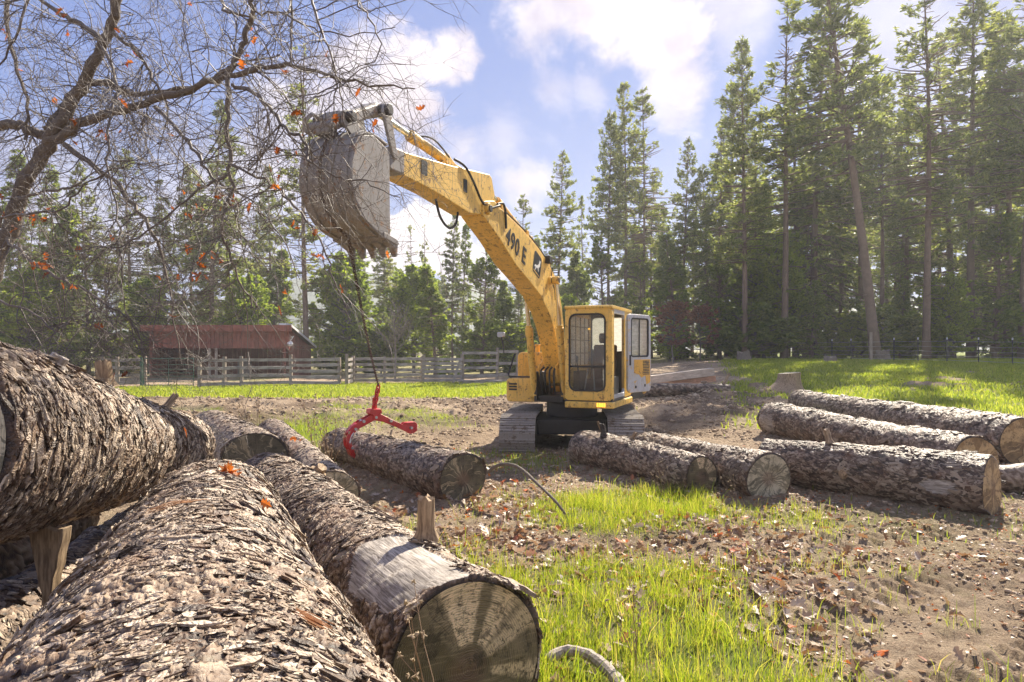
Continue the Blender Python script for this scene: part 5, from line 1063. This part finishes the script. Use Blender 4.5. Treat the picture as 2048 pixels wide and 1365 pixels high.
# lower trees at the forest edge
GE = 'lower trees along the forest edge'
edge = [
 ('light0', 60, 48, 540, 'bright green young tree at the left edge'), ('cedar0', 215, 50, 500, 'green young tree left of the shed behind the oak twigs'), ('light1', 300, 54, 570, 'light green tree over the left end of the shed roof'),
 ('light2', 700, 52, 520, 'light green tree right of the red shed'), ('cedar1', 545, 58, 500, 'green conifer behind the right end of the shed'), ('cedar0', 710, 55, 560, 'young conifer left of the bare grey sapling'),
 ('cedar1', 868, 47, 535, 'light green cedar behind the middle of the board fence'), ('cedar0', 965, 50, 500, 'tall cedar behind the fence just left of the excavator'), ('light0', 830, 52, 545, 'yellowish tree right of the bare grey sapling'),
 ('cedar1', 1010, 54, 560, 'dark cedar directly behind the fuel tank'), ('cedar0', 1205, 52, 480, 'dark cedar right behind the excavator cab'), ('cedar1', 1160, 58, 500, 'cedar behind the cab roof'), ('light2', 1140, 52, 600, 'small tree behind the boom cylinders'), ('cedar1', 1350, 50, 470, 'dark cedar right of the excavator'), ('cedar0', 1285, 54, 500, 'cedar above the open cab door'),
 ('cedar0', 1440, 49, 500, 'dark cedar at the foot of the tall pine with the long bare stem'), ('light1', 1570, 50, 520, 'light green tree left of the leaning trunk'), ('cedar1', 1625, 47, 560, 'young conifer close left of the leaning trunk'), ('light0', 1530, 54, 480, 'light tree between the long bare stem and the sparse topped pine'),
 ('cedar1', 1800, 50, 560, 'dark young conifer right of the leaning trunk'), ('light2', 1895, 46, 560, 'light green young tree right of the dark red trunk'), ('cedar0', 1990, 47, 430, 'dark dense conifer near the right edge'), ('light0', 1705, 48, 640, 'low light green tree at the foot of the leaning pine'),
 ('cedar1', 2045, 48, 480, 'dark conifer cut by the right photo edge'), ('light1', 1340, 47, 640, 'low tree behind the dead brown one'),
 ('cedar1', 110, 50, 420, 'green conifer second from the left edge'), ('cedar0', 760, 60, 600, 'small cedar right of the chain low in the forest'), ('light2', 480, 52, 560, 'light tree peeping over the middle of the shed roof')]
for k, px, Y, top, lab in edge: tree(k, px, Y, top, label=lab, group=GE, name='young_tree', cat='tree', fat=1.15)
tree('dead', 1345, 44, 612, label='dead brown leaved sapling right of the excavator', name='dead_tree', cat='dead tree', fat=1.3)
tree('dead', 1398, 46, 618, label='reddish brown dry sapling between the dead one and the dark pine stems', name='dead_tree', cat='dead tree', fat=1.2)
# deep forest
GD = 'trees deeper in the forest'
keys = ['pine0', 'pine1', 'pine2', 'pine3', 'fir0', 'fir1', 'fir2', 'cedar0', 'cedar1', 'thin1']
used = []
for k in range(140):
    px = random.uniform(-180, 2230); Y = random.uniform(62, 105)
    if any(abs(px - a) < 9 for a in used[-40:]): px += random.uniform(-30, 30)
    used.append(px); tall = np.interp(px, [-100, 250, 600, 900, 1150, 1400, 1600, 2200], [460, 470, 540, 560, 520, 380, 250, 200]); top = tall + random.uniform(-10, 130)
    if random.random() < .35: top = random.uniform(540, 620)
    kk = random.choice(keys); kind_ = {'pin': 'ragged pine', 'fir': 'dense fir', 'ced': 'low bushy conifer', 'thi': 'slim thin crowned pine'}[kk[:3]]
    reg = 'beyond the left photo edge side of the oak' if px < 130 else 'behind the shed' if px < 640 else 'behind the board fence' if px < 1030 else 'behind the excavator' if px < 1420 else 'behind the leaning pine' if px < 1800 else 'near the right photo edge'
    if px < 130: reg = 'behind the oak trunk'
    tree(kk, px, Y, top, label='%s in the shaded depth of the forest %s' % (kind_, reg), group='%s deep in the forest %s' % (kind_, reg), name='forest_tree', cat='conifer', fat=random.uniform(.9, 1.3))
GU = 'bushes under the forest edge'
for k in range(34):
    px = random.uniform(-60, 2100); Y = random.uniform(46, 60)
    if 250 < px < 660: Y = random.uniform(56, 62)
    reg = 'behind the board fence' if px < 1000 else 'behind the excavator' if px < 1430 else 'behind the wire fence'
    tree('shrub', px, Y, None, h=random.uniform(1.4, 3.6), label='green bush under the trees at the forest edge ' + reg, group='bushes under the forest edge ' + reg, name='forest_bush', cat='bush', fat=random.uniform(1, 1.7))
# bare forest floor poles: dead lower stems
# sapling without leaves behind the fence
def bare_tree(label, px, Y, top, seed, spread=.5, name='bare_tree'):
    r = random.Random(seed); x = (px - 1024) / F * Y; z = float(gbase(x, Y)); h = CAMZ + (700 - top) / F * Y - z; o = empty(name, (x, Y, z), label=label, cat='bare tree'); mb = MB(); tw_ = MB()
    mb.tube([(0, 0, -.1), (.03, 0, h * .35), (-.04, .02, h * .7), (0, 0, h * .95)], [.07, .055, .035, .012], 6)
    for k in range(34):
        f = r.uniform(.3, .95); a = r.uniform(0, 6.28); L = h * .36 * (1.15 - f) * r.uniform(.6, 1.3) + .3; p = Vector((0, 0, h * f)); d = Vector((math.cos(a), math.sin(a), .8)).normalized(); P = [p]
        for q in range(4): d = (d + Vector((r.uniform(-.25, .25), r.uniform(-.25, .25), .1))).normalized(); P.append(P[-1] + d * L / 4)
        tw_.tube(P, [.02, .015, .012, .009, .006], 3, cap=False)
        for q in P[1:]:
            for w in range(3): e = (d + Vector((r.uniform(-1, 1), r.uniform(-1, 1), r.uniform(-.3, .8)))).normalized(); tw_.tube([q, q + e * L * .22, q + e * L * .4 + Vector((0, 0, -.03))], [.009, .007, .005], 3, cap=False)
    mb.build('trunk', M['trunk_grey'], o, smooth=True); tw_.build('twigs', M['trunk_grey'], o); return o
bare_tree('leafless grey sapling behind the middle of the board fence', 790, 41, 600, 5)

# ------------------------------------------------------------------ shed
SX, SY = -23.9, 45.0; sh = empty('shed', (SX, SY, 0), label='long dark red wooden shed with a single sloping roof and open front bays', cat='shed')
SW, SDp, HF, HB = 9.2, 4.9, 3.35, 2.15; RW = M['red_wood']
mb = MB()
def boards(mb, x0, x1, z0, z1f, y, thick=.03, w=.28):
    n_ = int((x1 - x0) / w); w = (x1 - x0) / n_
    for k in range(n_): mb.box(x0 + k * w + .008, x0 + (k + 1) * w - .008, y - thick + (k % 2) * .008, y + (k % 2) * .008, z0, z1f)
boards(mb, 0, SW, 1.95, 3.1, 0); mb.build('front_wall', RW, sh)
mb = MB(); boards(mb, 0, SW, -.1, HB - .1, SDp, w=.31); mb.build('back_wall', RW, sh)
mbr = MB(); mbl = MB(); mb = mbr; n_ = 16
for k in range(n_):
    ya_, yb_ = SDp * k / n_, SDp * (k + 1) / n_; za, zb_ = HF - (HF - HB) * ya_ / SDp - .06, HF - (HF - HB) * yb_ / SDp - .06; dx = (k % 2) * .01
    mbs = (mbr, mbl)
    for X, mb in ((SW - .03, mbs[0]), (-.0, mbs[1])): mb.add([(X + dx, ya_ + .008, -.1), (X + dx, yb_ - .008, -.1), (X + dx, yb_ - .008, zb_), (X + dx, ya_ + .008, za), (X + dx + .03, ya_ + .008, -.1), (X + dx + .03, yb_ - .008, -.1), (X + dx + .03, yb_ - .008, zb_), (X + dx + .03, ya_ + .008, za)], [(0, 1, 2, 3), (7, 6, 5, 4), (0, 4, 5, 1), (3, 2, 6, 7), (0, 3, 7, 4), (1, 5, 6, 2)])
mbr.build('side_wall', RW, sh); mbl.build('side_wall', RW, sh)
mb = MB(); mb.prism([(-.45, HF + .09), (-.45, HF - .0), (SDp + .3, HB - .18), (SDp + .3, HB - .08)], -.35, SW + .3, 'x'); mb.build('roof', ST, sh)
mb = MB(); mb.box(-.37, SW + .32, -.50, -.455, 3.05, HF + .12); mb.build('fascia', RW, sh)
mb = MB(); mb.prism([(-.5, HF + .16), (-.5, HF + .0), (SDp + .3, HB - .19), (SDp + .3, HB - .03)], SW + .305, SW + .34, 'x'); mb.build('roof_edge', M['whitepanel'], sh)
for x_ in (0.05, 3.9, 4.35, SW - .35): MB().box(x_, x_ + .16, -.10, .06 - .10, -.1, 1.95).build('post', M['post_wood'] if 3 < x_ < 5 else RW, sh)
MB().box(8.35, 8.9, .6, 1.4, 3.36, 3.62).build('roof_vent', M['whitepanel'], sh)
mb = MB(); mb.tube([(SW + .05, .3, 2.7), (SW + .25, .15, 2.75), (SW + .1, .0, 2.45)], .03, 6); mb.cyl((SW + .1, -.02, 2.2), (SW + .1, -.12, 2.3), .17, 14); mb.build('yard_lamp', M['whitepanel'], sh)
MB().box(5.2, 6.0, 1.5, 1.9, 0, 1.1).build('feed_bin', M['trunk_grey'], sh)

# ------------------------------------------------------------------ fences
def board_fence(label, posts, rails, ph=1.5, sag=.02, mats=('post_wood', 'fence_wood'), h0=.12, top=1.42, rw=.15, droop=0):
    P = [Vector((p[0], p[1], float(gbase(p[0], p[1])))) for p in posts]; o = empty('board_fence', tuple(P[0]), label=label, cat='fence'); p0 = P[0]
    for i, p in enumerate(P):
        hh = posts[i][2] if len(posts[i]) > 2 else ph; q = p - p0; a = random.uniform(-.02, .02)
        MB().box(-.075, .075, -.07, .07, -.2, hh + random.uniform(-.05, .06)).build('post', M[mats[0]], o, bevel=.008).location = q; o.children[-1].rotation_euler = (a, random.uniform(-.02, .02), random.uniform(-.3, .3))
    for i in range(len(P) - 1):
        a, b_ = P[i] - p0, P[i + 1] - p0; d = b_ - a; L = d.length; n_ = rails[i] if hasattr(rails, '__len__') else rails
        for k in range(n_):
            z = h0 + (top - h0 - rw) * k / max(1, n_ - 1) if n_ > 1 else top - rw; z0_ = z + random.uniform(-.02, .02); z1_ = z + random.uniform(-.03, .03)
            mb = MB(); mb.add([(-.03, -.022, 0), (L + .03, -.022, z1_ - z0_), (L + .03, -.022, z1_ - z0_ + rw * random.uniform(.85, 1.1)), (-.03, -.022, rw), (-.03, .016, 0), (L + .03, .016, z1_ - z0_), (L + .03, .016, z1_ - z0_ + rw), (-.03, .016, rw)], [(0, 1, 2, 3), (7, 6, 5, 4), (0, 4, 5, 1), (3, 2, 6, 7), (0, 3, 7, 4), (1, 5, 6, 2)])
            r_ = mb.build('rail', M[mats[1]], o); r_.location = a + Vector((0, 0, z0_)) + Vector((0, -.09, 0)); r_.rotation_euler = (0, 0, math.atan2(d.y, d.x))
    return o
def fp(px, Y, h=None): x = (px - 1024) / F * Y; return (x, Y) if h is None else (x, Y, h)
board_fence('short board fence left of the green metal gate', [fp(205, 33.5), fp(235, 33.2, 1.55), fp(290, 34.2)], 4)
board_fence('board fence from the green gate past the shed to the pen', [fp(399, 32.6, 1.55), fp(448, 33.2), fp(483, 33.6), fp(582, 34.6, 1.6), fp(679, 34.8)], [4, 4, 4, 5])
board_fence('board fence running back beside the pen entrance', [fp(693, 34.6, 1.6), fp(706, 37.0)], 5)
board_fence('grey board fence of the pen left of the excavator', [fp(706, 37.1), fp(769, 37.0), fp(844, 37.2)], 5)
board_fence('dark grey board panels with a slanting prop beside the excavator', [fp(846, 36.9, 1.55), fp(924, 37.3, 1.6)], 6)
board_fence('raised grey boards at the fence end nearest the excavator', [fp(925, 37.5, 1.5), fp(994, 37.6, 1.95), fp(1035, 38.5, 1.7)], [4, 3], top=1.75, h0=.35)
# boards piled at the foot of the fence
bp = empty('board_pile', (*fp(925, 36.2), 0), label='low pile of grey boards at the foot of the fence', cat='board pile')
for k in range(9): MB().box(random.uniform(-.2, .2), random.uniform(2.1, 2.8), -.5 + (k % 3) * .3, -.25 + (k % 3) * .3, .04 + .07 * (k // 3), .10 + .07 * (k // 3)).build('board', M['fence_wood'], bp)
pr_ = empty('prop_board', (*fp(912, 36.9), 0), label='plank propped aslant against the dark grey fence panels', cat='plank')
MB().prism([(-.25, 0), (-.10, 0), (.28, 1.25), (.16, 1.28)], -.1, -.06).build('plank', M['fence_wood'], pr_)
# green tube gate
gt = empty('metal_gate', (*fp(287, 33.4), 0), label='green tubular metal gate between the board fences in front of the shed', cat='gate'); GL = 2.45
mb = MB(); mb.tube([(0, 0, .12), (0, 0, 1.42), (GL, 0, 1.42), (GL, 0, .12), (0, 0, .12)], .03, 8); mb.build('frame', M['gatem'], gt)
mb = MB(); [mb.tube([(0, 0, z), (GL, 0, z)], .018, 6) for z in (.28, .42, .56, .72, .90, 1.12)]; mb.build('bars', M['gatem'], gt)
mb = MB(); [mb.tube([(x_, 0, .12), (x_, 0, 1.42)], .018, 6) for x_ in (GL * .5,)]; mb.build('brace', M['gatem'], gt)
MB().box(-.15, -.05, -.05, .05, -.1, 1.5).build('gate_post', M['gatem'], gt)
# wire fence at the right
wpx = [(1440, 56), (1500, 53), (1560, 50), (1596, 48.5), (1629, 47), (1664, 45), (1702, 43.3), (1788, 40), (1836, 38.5), (1894, 37), (1957, 35.6), (2025, 34.2), (2105, 32.8)]
W0 = Vector((*fp(*wpx[0]), 0)); wf = empty('wire_fence', tuple(W0), label='wire fence on dark steel posts along the field at the forest edge', cat='fence'); WP = []
for px, Y in wpx:
    x, y = fp(px, Y); z = float(gbase(x, y)); q = Vector((x, y, z)) - W0; WP.append(q)
    mb = MB(); mb.box(-.022, .022, -.022, .022, -.2, 1.28); mb.build('post', M['tpost'], wf).location = q
    MB().box(-.024, .024, -.024, .024, 1.28, 1.40).build('post_tip', M['white'], wf).location = q
for zz in (.18, .42, .66, .92, 1.2):
    mb = MB(); P = []
    for a, b_ in zip(WP[:-1], WP[1:]): P += [a.lerp(b_, t) + Vector((0, -.03, zz - .03 * math.sin(PI * t))) for t in (0, .25, .5, .75)]
    P.append(WP[-1] + Vector((0, -.03, zz))); mb.tube(P, .012, 4, cap=False); mb.build('wire', M['wire'], wf)
wp = empty('wooden_post', (*fp(1742, 41), float(gbase(*fp(1742, 41)))), label='pale round wooden post of the wire fence in front of the leaning pine', cat='post')
MB().cyl((0, 0, -.2), (0, 0, 1.75), .09, 10, .075).build('post_shaft', M['post_wood'], wp)
# hills beyond the forest
hx = np.linspace(-1500, 1500, 90); V = []; 
for k, (yy_, s_) in enumerate(((900, 0), (1150, 1), (1500, .2))):
    hh = (20 + 95 * np.exp(-((hx + 230) / 330) ** 2) + 60 * np.exp(-((hx - 700) / 300) ** 2) + 40 * n2(hx, hx * 0, .006, 5)) * s_ - 5; V.append(np.stack([hx, np.full(90, yy_), hh], 1))
V = np.concatenate(V); i = np.arange(89); tag(obj('hills', mesh_np('hills', V, [np.concatenate([np.stack([k * 90 + i, k * 90 + i + 1, (k + 1) * 90 + i + 1, (k + 1) * 90 + i], 1) for k in range(2)])], [M['hill']], True)), kind='structure')
# ------------------------------------------------------------------ oak at the left
OK_ = empty('oak_tree', (-5.4, 6.4, -.05), label='bare oak with crooked limbs and a few orange leaves over the left log pile', cat='oak tree')
O0 = Vector((-5.4, 6.4, -.05)); ro = random.Random(41)
limbs = [  # (pixels with depth), start and end radius
 ([(-150, 1150, 6.4), (-120, 900, 6.4), (-60, 660, 6.3), (5, 490, 6.2), (45, 380, 6.1), (95, 290, 6.0), (150, 195, 5.9), (205, 90, 5.8), (240, -10, 5.7), (275, -130, 5.6)], .10, .028),
 ([(95, 290, 6.0), (135, 265, 5.9), (180, 240, 5.75), (235, 222, 5.6), (300, 203, 5.4), (370, 182, 5.2), (430, 162, 5.05), (495, 143, 4.9), (540, 134, 4.8), (600, 135, 4.7), (680, 157, 4.6), (755, 172, 4.55), (830, 178, 4.5)], .046, .004),
 ([(430, 162, 5.05), (462, 130, 5.0), (490, 80, 5.0), (503, 20, 4.95), (515, -60, 4.9)], .026, .015),
 ([(-140, 240, 6.5), (-40, 255, 6.3), (30, 250, 6.2), (75, 270, 6.1), (110, 272, 6.0)], .05, .034),
 ([(95, 262, 6.0), (125, 215, 6.1), (160, 175, 6.1), (205, 165, 6.1), (262, 190, 6.0), (320, 180, 5.9), (400, 170, 5.9), (470, 130, 5.8), (560, 110, 5.7)], .045, .006),
 ([(455, 145, 5.0), (455, 200, 4.9), (457, 300, 4.8), (460, 390, 4.75), (445, 450, 4.7), (470, 540, 4.65), (515, 620, 4.6)], .020, .005),
 ([(465, 170, 5.0), (520, 197, 4.8), (562, 245, 4.6), (608, 282, 4.5), (626, 328, 4.4), (680, 355, 4.3), (740, 372, 4.25), (800, 395, 4.2)], .016, .003),
 ([(130, 290, 5.9), (190, 335, 5.6), (245, 385, 5.4), (300, 455, 5.2), (330, 530, 5.1), (345, 610, 5.0), (360, 720, 4.9)], .026, .004),
 ([(460, 345, 4.8), (400, 380, 4.8), (330, 440, 4.8), (250, 490, 4.8), (170, 500, 4.8), (80, 520, 4.8)], .012, .003),
 ([(458, 325, 4.8), (530, 360, 4.6), (590, 415, 4.5), (640, 480, 4.4), (670, 560, 4.4), (700, 640, 4.4)], .012, .003),
 ([(207, 88, 5.8), (160, 50, 6.0), (110, 20, 6.1), (50, -20, 6.2)], .03, .015),
 ([(215, 62, 5.8), (262, 92, 5.7), (300, 150, 5.6), (330, 200, 5.5), (338, 260, 5.4)], .02, .006),
 ([(440, -30, 5.2), (450, 20, 5.1), (500, 35, 5.0), (560, 25, 4.9), (640, 60, 4.8), (720, 70, 4.7), (790, 55, 4.6)], .012, .003),
 ([(585, -20, 4.9), (580, 50, 4.85), (583, 130, 4.8)], .010, .007),
 ([(620, -20, 4.6), (645, 60, 4.55), (668, 140, 4.5), (660, 220, 4.45), (600, 280, 4.4)], .010, .003),
 ([(700, -20, 4.4), (740, 40, 4.3), (760, 110, 4.3), (690, 150, 4.3)], .008, .002),
 ([(310, 215, 5.4), (355, 260, 5.2), (400, 320, 5.1), (430, 360, 5.0), (500, 400, 4.9), (560, 470, 4.8), (600, 560, 4.7)], .016, .003),
 ([(30, 400, 6.1), (90, 385, 5.8), (150, 370, 5.6), (210, 330, 5.4)], .016, .004),
 ([(10, 470, 6.2), (60, 520, 5.8), (130, 560, 5.5), (200, 600, 5.3), (260, 640, 5.1), (290, 700, 5.0)], .018, .004),
 ([(200, 90, 5.8), (230, 150, 5.5), (225, 230, 5.3), (215, 320, 5.2), (235, 420, 5.1), (240, 520, 5.0), (250, 620, 5.0), (300, 750, 4.9)], .015, .003),
 ([(60, -20, 5.6), (30, 80, 5.6), (-20, 160, 5.7)], .014, .006), ([(10, -20, 6.3), (20, 100, 6.2), (55, 200, 6.1), (50, 280, 6.1)], .022, .012),
 ([(-60, 480, 5.4), (30, 430, 5.2), (120, 420, 5.0), (180, 360, 4.9), (260, 330, 4.8), (330, 330, 4.8)], .012, .003),
 ([(-60, 600, 5.2), (40, 610, 5.0), (110, 660, 4.8), (160, 640, 4.7), (250, 680, 4.6)], .010, .003)]
trunk = MB(); twig = MB(); tips = []
def cr(P, n_=5):
    o = []
    for i in range(len(P) - 1):
        a, b_, c, d = P[max(0, i - 1)], P[i], P[i + 1], P[min(len(P) - 1, i + 2)]
        for k in range(n_): t = k / n_; o.append(.5 * ((2 * b_) + (c - a) * t + (2 * a - 5 * b_ + 4 * c - d) * t * t + (3 * b_ - a - 3 * c + d) * t ** 3))
    o.append(P[-1]); return o
def rv(s=1.): return Vector((ro.gauss(0, s), ro.gauss(0, s), ro.gauss(0, s)))
def grow(p, d, L, r, lev):
    n_ = max(4, int(L / .055)); n_ = min(n_, 12); P = [p]; bend = rv(.10)
    for k in range(n_):
        d = (d + rv(.17) + bend * .6 + Vector((0, 0, -.035 if lev < 2 else .01))).normalized(); P.append(P[-1] + d * L / n_)
    if any(abs(q.x) < .55 and q.y < 4.0 for q in P): return
    twig.tube(P, [r * (1 - .72 * k / n_) for k in range(n_ + 1)], 4 if lev == 0 else 3, cap=False)
    if lev >= 3: tips.append(P[-1]); return
    nb = {0: 7, 1: 4, 2: 3}[lev]; nb = max(1, int(nb * min(1.3, L / {0: .8, 1: .40, 2: .2}[lev])))
    for k in range(nb):
        f = ro.uniform(.15, 1.0); i = min(n_ - 1, int(f * n_)); q = P[i]; dd = (P[i + 1] - P[i]).normalized(); s = dd.cross(rv()).normalized()
        grow(q, (dd * ro.uniform(.4, 1.0) + s * ro.uniform(.6, 1.1)).normalized(), L * ro.uniform(.32, .62), r * .58, lev + 1)
    tips.append(P[-1])
for li, (pp, r0, r1) in enumerate(limbs):
    P = cr([PW(*q) - O0 for q in pp]); 
    if li == 0: P = cr([Vector((0, 0, -.1)), Vector((.03, -.0, .9))], 4)[:-1] + P[6:]
    n_ = len(P); wob = [Vector((0, 0, 0)) if i in (0, n_ - 1) else rv(.010) for i in range(n_)]; P = [a + b_ for a, b_ in zip(P, wob)]
    rad_ = [(r0 + (r1 - r0) * (i / (n_ - 1)) ** .8) * ro.uniform(.92, 1.1) for i in range(n_)]; (trunk if r0 > .018 else twig).tube(P, rad_, 12 if r0 > .04 else 6)
    tot = sum((P[i + 1] - P[i]).length for i in range(n_ - 1)); nb = int(tot * (11.5 if r0 < .05 else 7.5))
    for k in range(nb):
        f = ro.uniform(.06 if r0 < .1 else .35, 1); i = min(n_ - 2, int(f * (n_ - 1))); dd = (P[i + 1] - P[i]).normalized(); s = dd.cross(rv()).normalized(); s.y *= .6
        grow(P[i], (dd * ro.uniform(.1, .8) + s).normalized() + Vector((0, 0, ro.uniform(-.35, .2))), ro.uniform(.30, .95), min(.0056, rad_[i] * .6), 0 if ro.random() < .55 else 1)
trunk.build('trunk', M['oakbark'], OK_, smooth=True)
tv = np.array(twig.v); tf = np.array([f for f in twig.f if len(f) == 4]); obj('crown', mesh_np('twigs', tv, [tf], [M['twig']], True), OK_).name = 'crown'
print('twigs', len(tf), len(tips))
# orange leaves left on the twigs: clustered
lt = []
for (px, py, Y, n_) in ((75, 435, 5.6, 16), (90, 535, 5.3, 14), (380, 430, 4.9, 8), (385, 550, 4.8, 12), (450, 395, 4.8, 8), (540, 325, 4.4, 5), (555, 380, 4.5, 6), (490, 420, 4.8, 5), (130, 40, 5.7, 6), (200, 268, 5.7, 6), (435, 510, 4.8, 4), (600, 455, 4.4, 5), (760, 235, 4.2, 2), (400, 360, 5, 4), (20, 440, 5.6, 8), (10, 80, 6, 4), (465, 135, 5, 3), (635, 105, 4.6, 2), (575, 600, 4.6, 3), (150, 505, 5, 3), (650, 520, 4.4, 3), (225, 480, 5, 3)):
    for k in range(int(n_ * .7)): lt.append(PW(px + ro.gauss(0, 13), py + ro.gauss(0, 14), Y + ro.uniform(-.1, .1)) - O0)
for k in range(46): lt.append(ro.choice(tips) + Vector((0, 0, -.03)))
lt = np.array([tuple(v) for v in lt]); lo = leaf_mesh('leaves', lt[:, 0], lt[:, 1], lt[:, 2], rng.uniform(.045, .085, len(lt)), .9, M['oak_leaf'], .35, parent=OK_)

# ------------------------------------------------------------------ small things in front
def leaf_cluster(label, P, n_, s, spread):
    o = empty('fallen_leaf', tuple(P), label=label, cat='leaf'); r_ = rng.normal(0, spread, (n_, 3)); r_[:, 2] = np.abs(r_[:, 2]) * .5
    leaf_mesh('blade', r_[:, 0], r_[:, 1], r_[:, 2] + .015, rng.uniform(s * .7, s * 1.2, n_), .5, M['oak_leaf'], .4, parent=o); return o
leaf_cluster('orange oak leaves lying on the far end of the closest log', Vector((-1.53, 3.68, 1.165)), 6, .085, .035)
leaf_cluster('single orange leaf low on the right flank of the closest log', Vector((-.98, 2.72, 1.22)), 1, .06, .0)
leaf_cluster('orange leaf on the thin log behind the knot', Vector((-2.95, 9.2, .60)), 4, .09, .06)
def needles(label, P, d, n_, L):
    o = empty('pine_needles', tuple(P), label=label, cat='pine needles'); mb = MB(); d = Vector(d).normalized(); s = d.cross(Vector((0, 0, 1))).normalized()
    for k in range(n_):
        a = s * random.gauss(0, .010) + d * random.gauss(0, .02) + Vector((0, 0, random.uniform(.0, .012))); dd = (d + s * random.gauss(0, .09)).normalized(); mb.tube([a - dd * L / 2, a + Vector((0, 0, .012)) + s * .004, a + dd * L / 2], .0011, 4, cap=False)
    mb.build('needles', M['needle_dead'], o); return o
needles('bundle of long orange pine needles on the near right of the closest log', PW(600, 1250, 1.70) + Vector((0, 0, .012)), (.75, -.45, -.05), 26, .17)
needles('few dry needles low on the closest log', PW(220, 1240, 1.72) + Vector((0, 0, .02)), (.6, .7, 0), 6, .14)
needles('dry needles crossing near the top of the closest log', PW(350, 1025, 2.7) + Vector((0, 0, .02)), (.7, .5, .1), 7, .16)
def weed(label, base, h, n_, seed, r=.0028, heads=5, lean=(0, 0)):
    q = random.Random(seed); o = empty('dry_weed', tuple(base), label=label, cat='dry weed'); mb = MB()
    for k in range(n_):
        d = Vector((q.gauss(lean[0], .22), q.gauss(lean[1], .18), 1)).normalized(); P = [Vector((q.gauss(0, .012), q.gauss(0, .012), 0))]; L = h * q.uniform(.7, 1.1)
        for j in range(7): d = (d + Vector((q.gauss(0, .07), q.gauss(0, .07), .02))).normalized(); P.append(P[-1] + d * L / 7)
        mb.tube(P, [r * (1 - .08 * j) for j in range(8)], 5, cap=False); ends = [P[-1]]
        for j in range(heads):
            i = q.randint(3, 7); e = (d + Vector((q.gauss(0, .8), q.gauss(0, .8), q.uniform(0, .6)))).normalized(); p2 = P[i] + e * L * q.uniform(.05, .16); mb.tube([P[i], P[i].lerp(p2, .5) + Vector((0, 0, -.004)), p2], r * .5, 3, cap=False); ends.append(p2)
        for e in ends:
            s = r * q.uniform(2.2, 3.6)
            sd_ = MB()
            for w in range(5): a = Vector((q.gauss(0, 1), q.gauss(0, 1), q.gauss(0, 1))).normalized(); sd_.cyl(e, e + a * s * 1.6, s * .55, 5, s * .2)
            sd_.build('seed_head', M['seed'], o, smooth=True)
    mb.build('stalks', M['weed'], o); return o
weed('tall dry weed with pale seed heads standing before the fan patterned log end', Vector((-.20, 2.35, .22)), .85, 5, 3, .0028, 4, (-.22, 0))
weed('dry weed stalks between the log with the upright stub and the gripped log', Vector((-2.50, 8.9, 0)), .95, 5, 8, .004, 5)
weed('brown weed with round heads left of the gripped log', Vector((-2.55, 9.5, 0)), 1.0, 6, 9, .005, 6)
weed('thin brown weed by the left end of the gripped log', Vector((-3.1, 10.8, 0)), 1.0, 4, 10, .005, 6)
weed('dry weed in front of the shed beyond the pile', Vector((-4.6, 12.2, .05)), 1.15, 4, 12, .006, 6)
weed('pale dry stalks before the two round log ends', Vector((1.9, 8.5, 0)), .45, 4, 15, .003, 4, (-.2, 0))
weed('dry stalk leaning beside the shorter log end', Vector((2.7, 8.2, 0)), .40, 3, 16, .003, 3, (-.4, 0))
weed('brown upright stalks in the lush foreground grass', Vector((.72, 4.0, 0)), .42, 4, 17, .0035, 2)
# haze in the air, from the ground to above the trees
hz_ = MB(); hz_.box(-320, 320, -40, 420, -8, 75)
m, g, out = new_mat('haze'); vol = g.n('ShaderNodeVolumePrincipled', {'Color': (.93, .95, .97, 1), 'Density': HAZE, 'Anisotropy': .35}); g.t.links.new(vol.outputs[0], out.inputs[1]); 
if HAZE > 0: tag(hz_.build('haze', m), kind='stuff')
